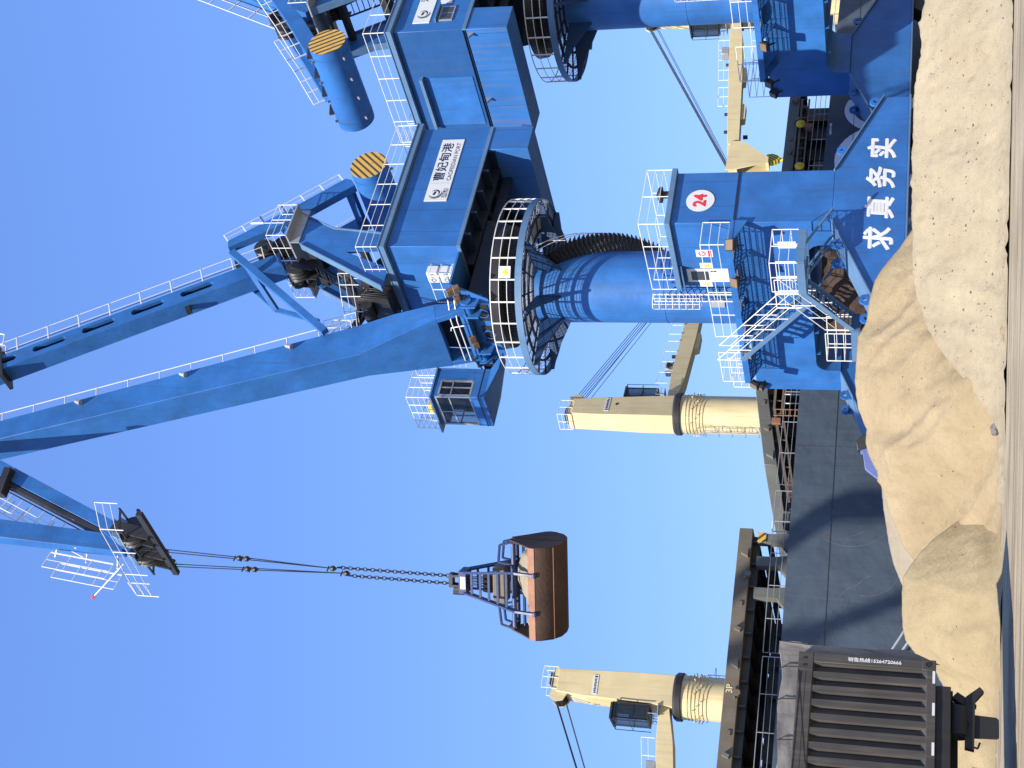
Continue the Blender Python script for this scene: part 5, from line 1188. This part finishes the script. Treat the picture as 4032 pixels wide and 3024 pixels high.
# grey tarpaulin bundled over the rear end of the body, part of the truck
tp = MB(); nx, nz = 46, 30
def ttop(x): return 3.86 + .36 * max(0, 1 - (.28 - x) / .75) ** 1.6 + .30 * (1 - .18 * math.sin((x + .4) * 2.2)) * min(1, max(0, (.28 - x) / .5)) ** .5 * .9
vs = []
for k in range(nz + 1):
    v = k / nz
    for i in range(nx + 1):
        u = i / nx; x = -6.4 + 6.65 * u if u < .8 else -1.08 + (u - .8) / .2 * 1.36
        if u < .8: x = -6.4 + (5.32) * u / .8
        fold = .04 * fbm(x * 2.5 + v, v * 4, 5, 3)
        if v < .35: z = 3.70 + (ttop(x) - 3.70) * (v / .35); y = .17 + fold
        else: t = (v - .35) / .65; z = ttop(x) - .18 * math.sin(math.pi * t) + fold * .5; y = .17 + 2.1 * t
        vs.append((x, y, z))
tp.add(vs, [(k * (nx + 1) + i, k * (nx + 1) + i + 1, (k + 1) * (nx + 1) + i + 1, (k + 1) * (nx + 1) + i) for k in range(nz) for i in range(nx)])
vs = []; ny = 40
for k in range(ny + 1):                                    # the flap hanging over the rear doors, standing out past the corner post
    v = k / ny
    for i in range(25):
        u = i / 24; xo = .29 - .05 * math.sin(v * math.pi)
        x = xo * min(1, u * 2.2); y = .15 + (0 if u < .45 else (u - .45) / .55 * 2.2)
        zb_ = 1.30 + .65 * min(1, u * 2.2); z = ttop(.28) - (ttop(.28) - zb_) * v
        d = .03 * fbm(u * 3 + v * 2, v * 5, 8, 3) + .012 * math.sin(u * 7 + v * 9)
        vs.append((x + d * (u > .3), y + d * .6, z))
tp.add(vs, [(k * 25 + i, k * 25 + i + 1, (k + 1) * 25 + i + 1, (k + 1) * 25 + i) for k in range(ny) for i in range(24)])
tp.build("tarpaulin", 'tarp', truck)
rp_ = MB()
for x in (-.25, -.9, -1.7): rp_.pipe([(x, .12, 3.80), (x - .02, .12, ttop(x) - .05), (x, .3, ttop(x) + .02)], .012, 5)
rp_.build("tarpaulin_rope", 'rubber', truck)

# ================================================================= excavator half hidden behind the sand
ex = tag(empty("excavator", (-3.0, 50, -.25), math.radians(8), .87), "lavender blue excavator arm and bucket poking up behind the tallest sand pile", "excavator")
MB().box(-3.6, -1.2, -1.3, 1.3, 1.0, 2.6).box(-3.4, -2.0, -1.2, -.2, 2.6, 3.0).build("body", 'lav', ex, bevel=.08)
for y in (-1.3, .75): MB().prism([(-4, .1), (-.6, .1), (-.3, .5), (-.6, .9), (-4, .9), (-4.3, .5)], 'y', y, y + .55).build("track", 'rubber', ex)
MB().prism([(-1.6, 1.9), (-1.2, 1.6), (.2, 3.2), (.55, 3.85), (1.2, 4.25), (1.18, 4.55), (.35, 4.42), (-.15, 3.75)], 'y', -.35, .35).build("boom", 'lav', ex, bevel=.03)
MB().prism([(.95, 4.6), (1.3, 4.65), (1.55, 3.6), (1.45, 2.4), (1.15, 2.4), (1.1, 3.6)], 'y', -.25, .25).build("arm", 'lav', ex, bevel=.03)
MB().prism([(1.05, 4.72), (1.45, 4.8), (1.72, 4.5), (1.74, 3.9), (1.6, 3.4), (1.45, 3.5), (1.5, 4.2), (1.2, 4.3)], 'y', -.45, .45).build("bucket", 'black', ex, bevel=.04)
MB().tube((.1, -.4, 3.3), (1.1, -.4, 4.3), .09, n=10).box(-.75, .1, -.55, -.42, 3.35, 3.75).build("ram", 'lav', ex)
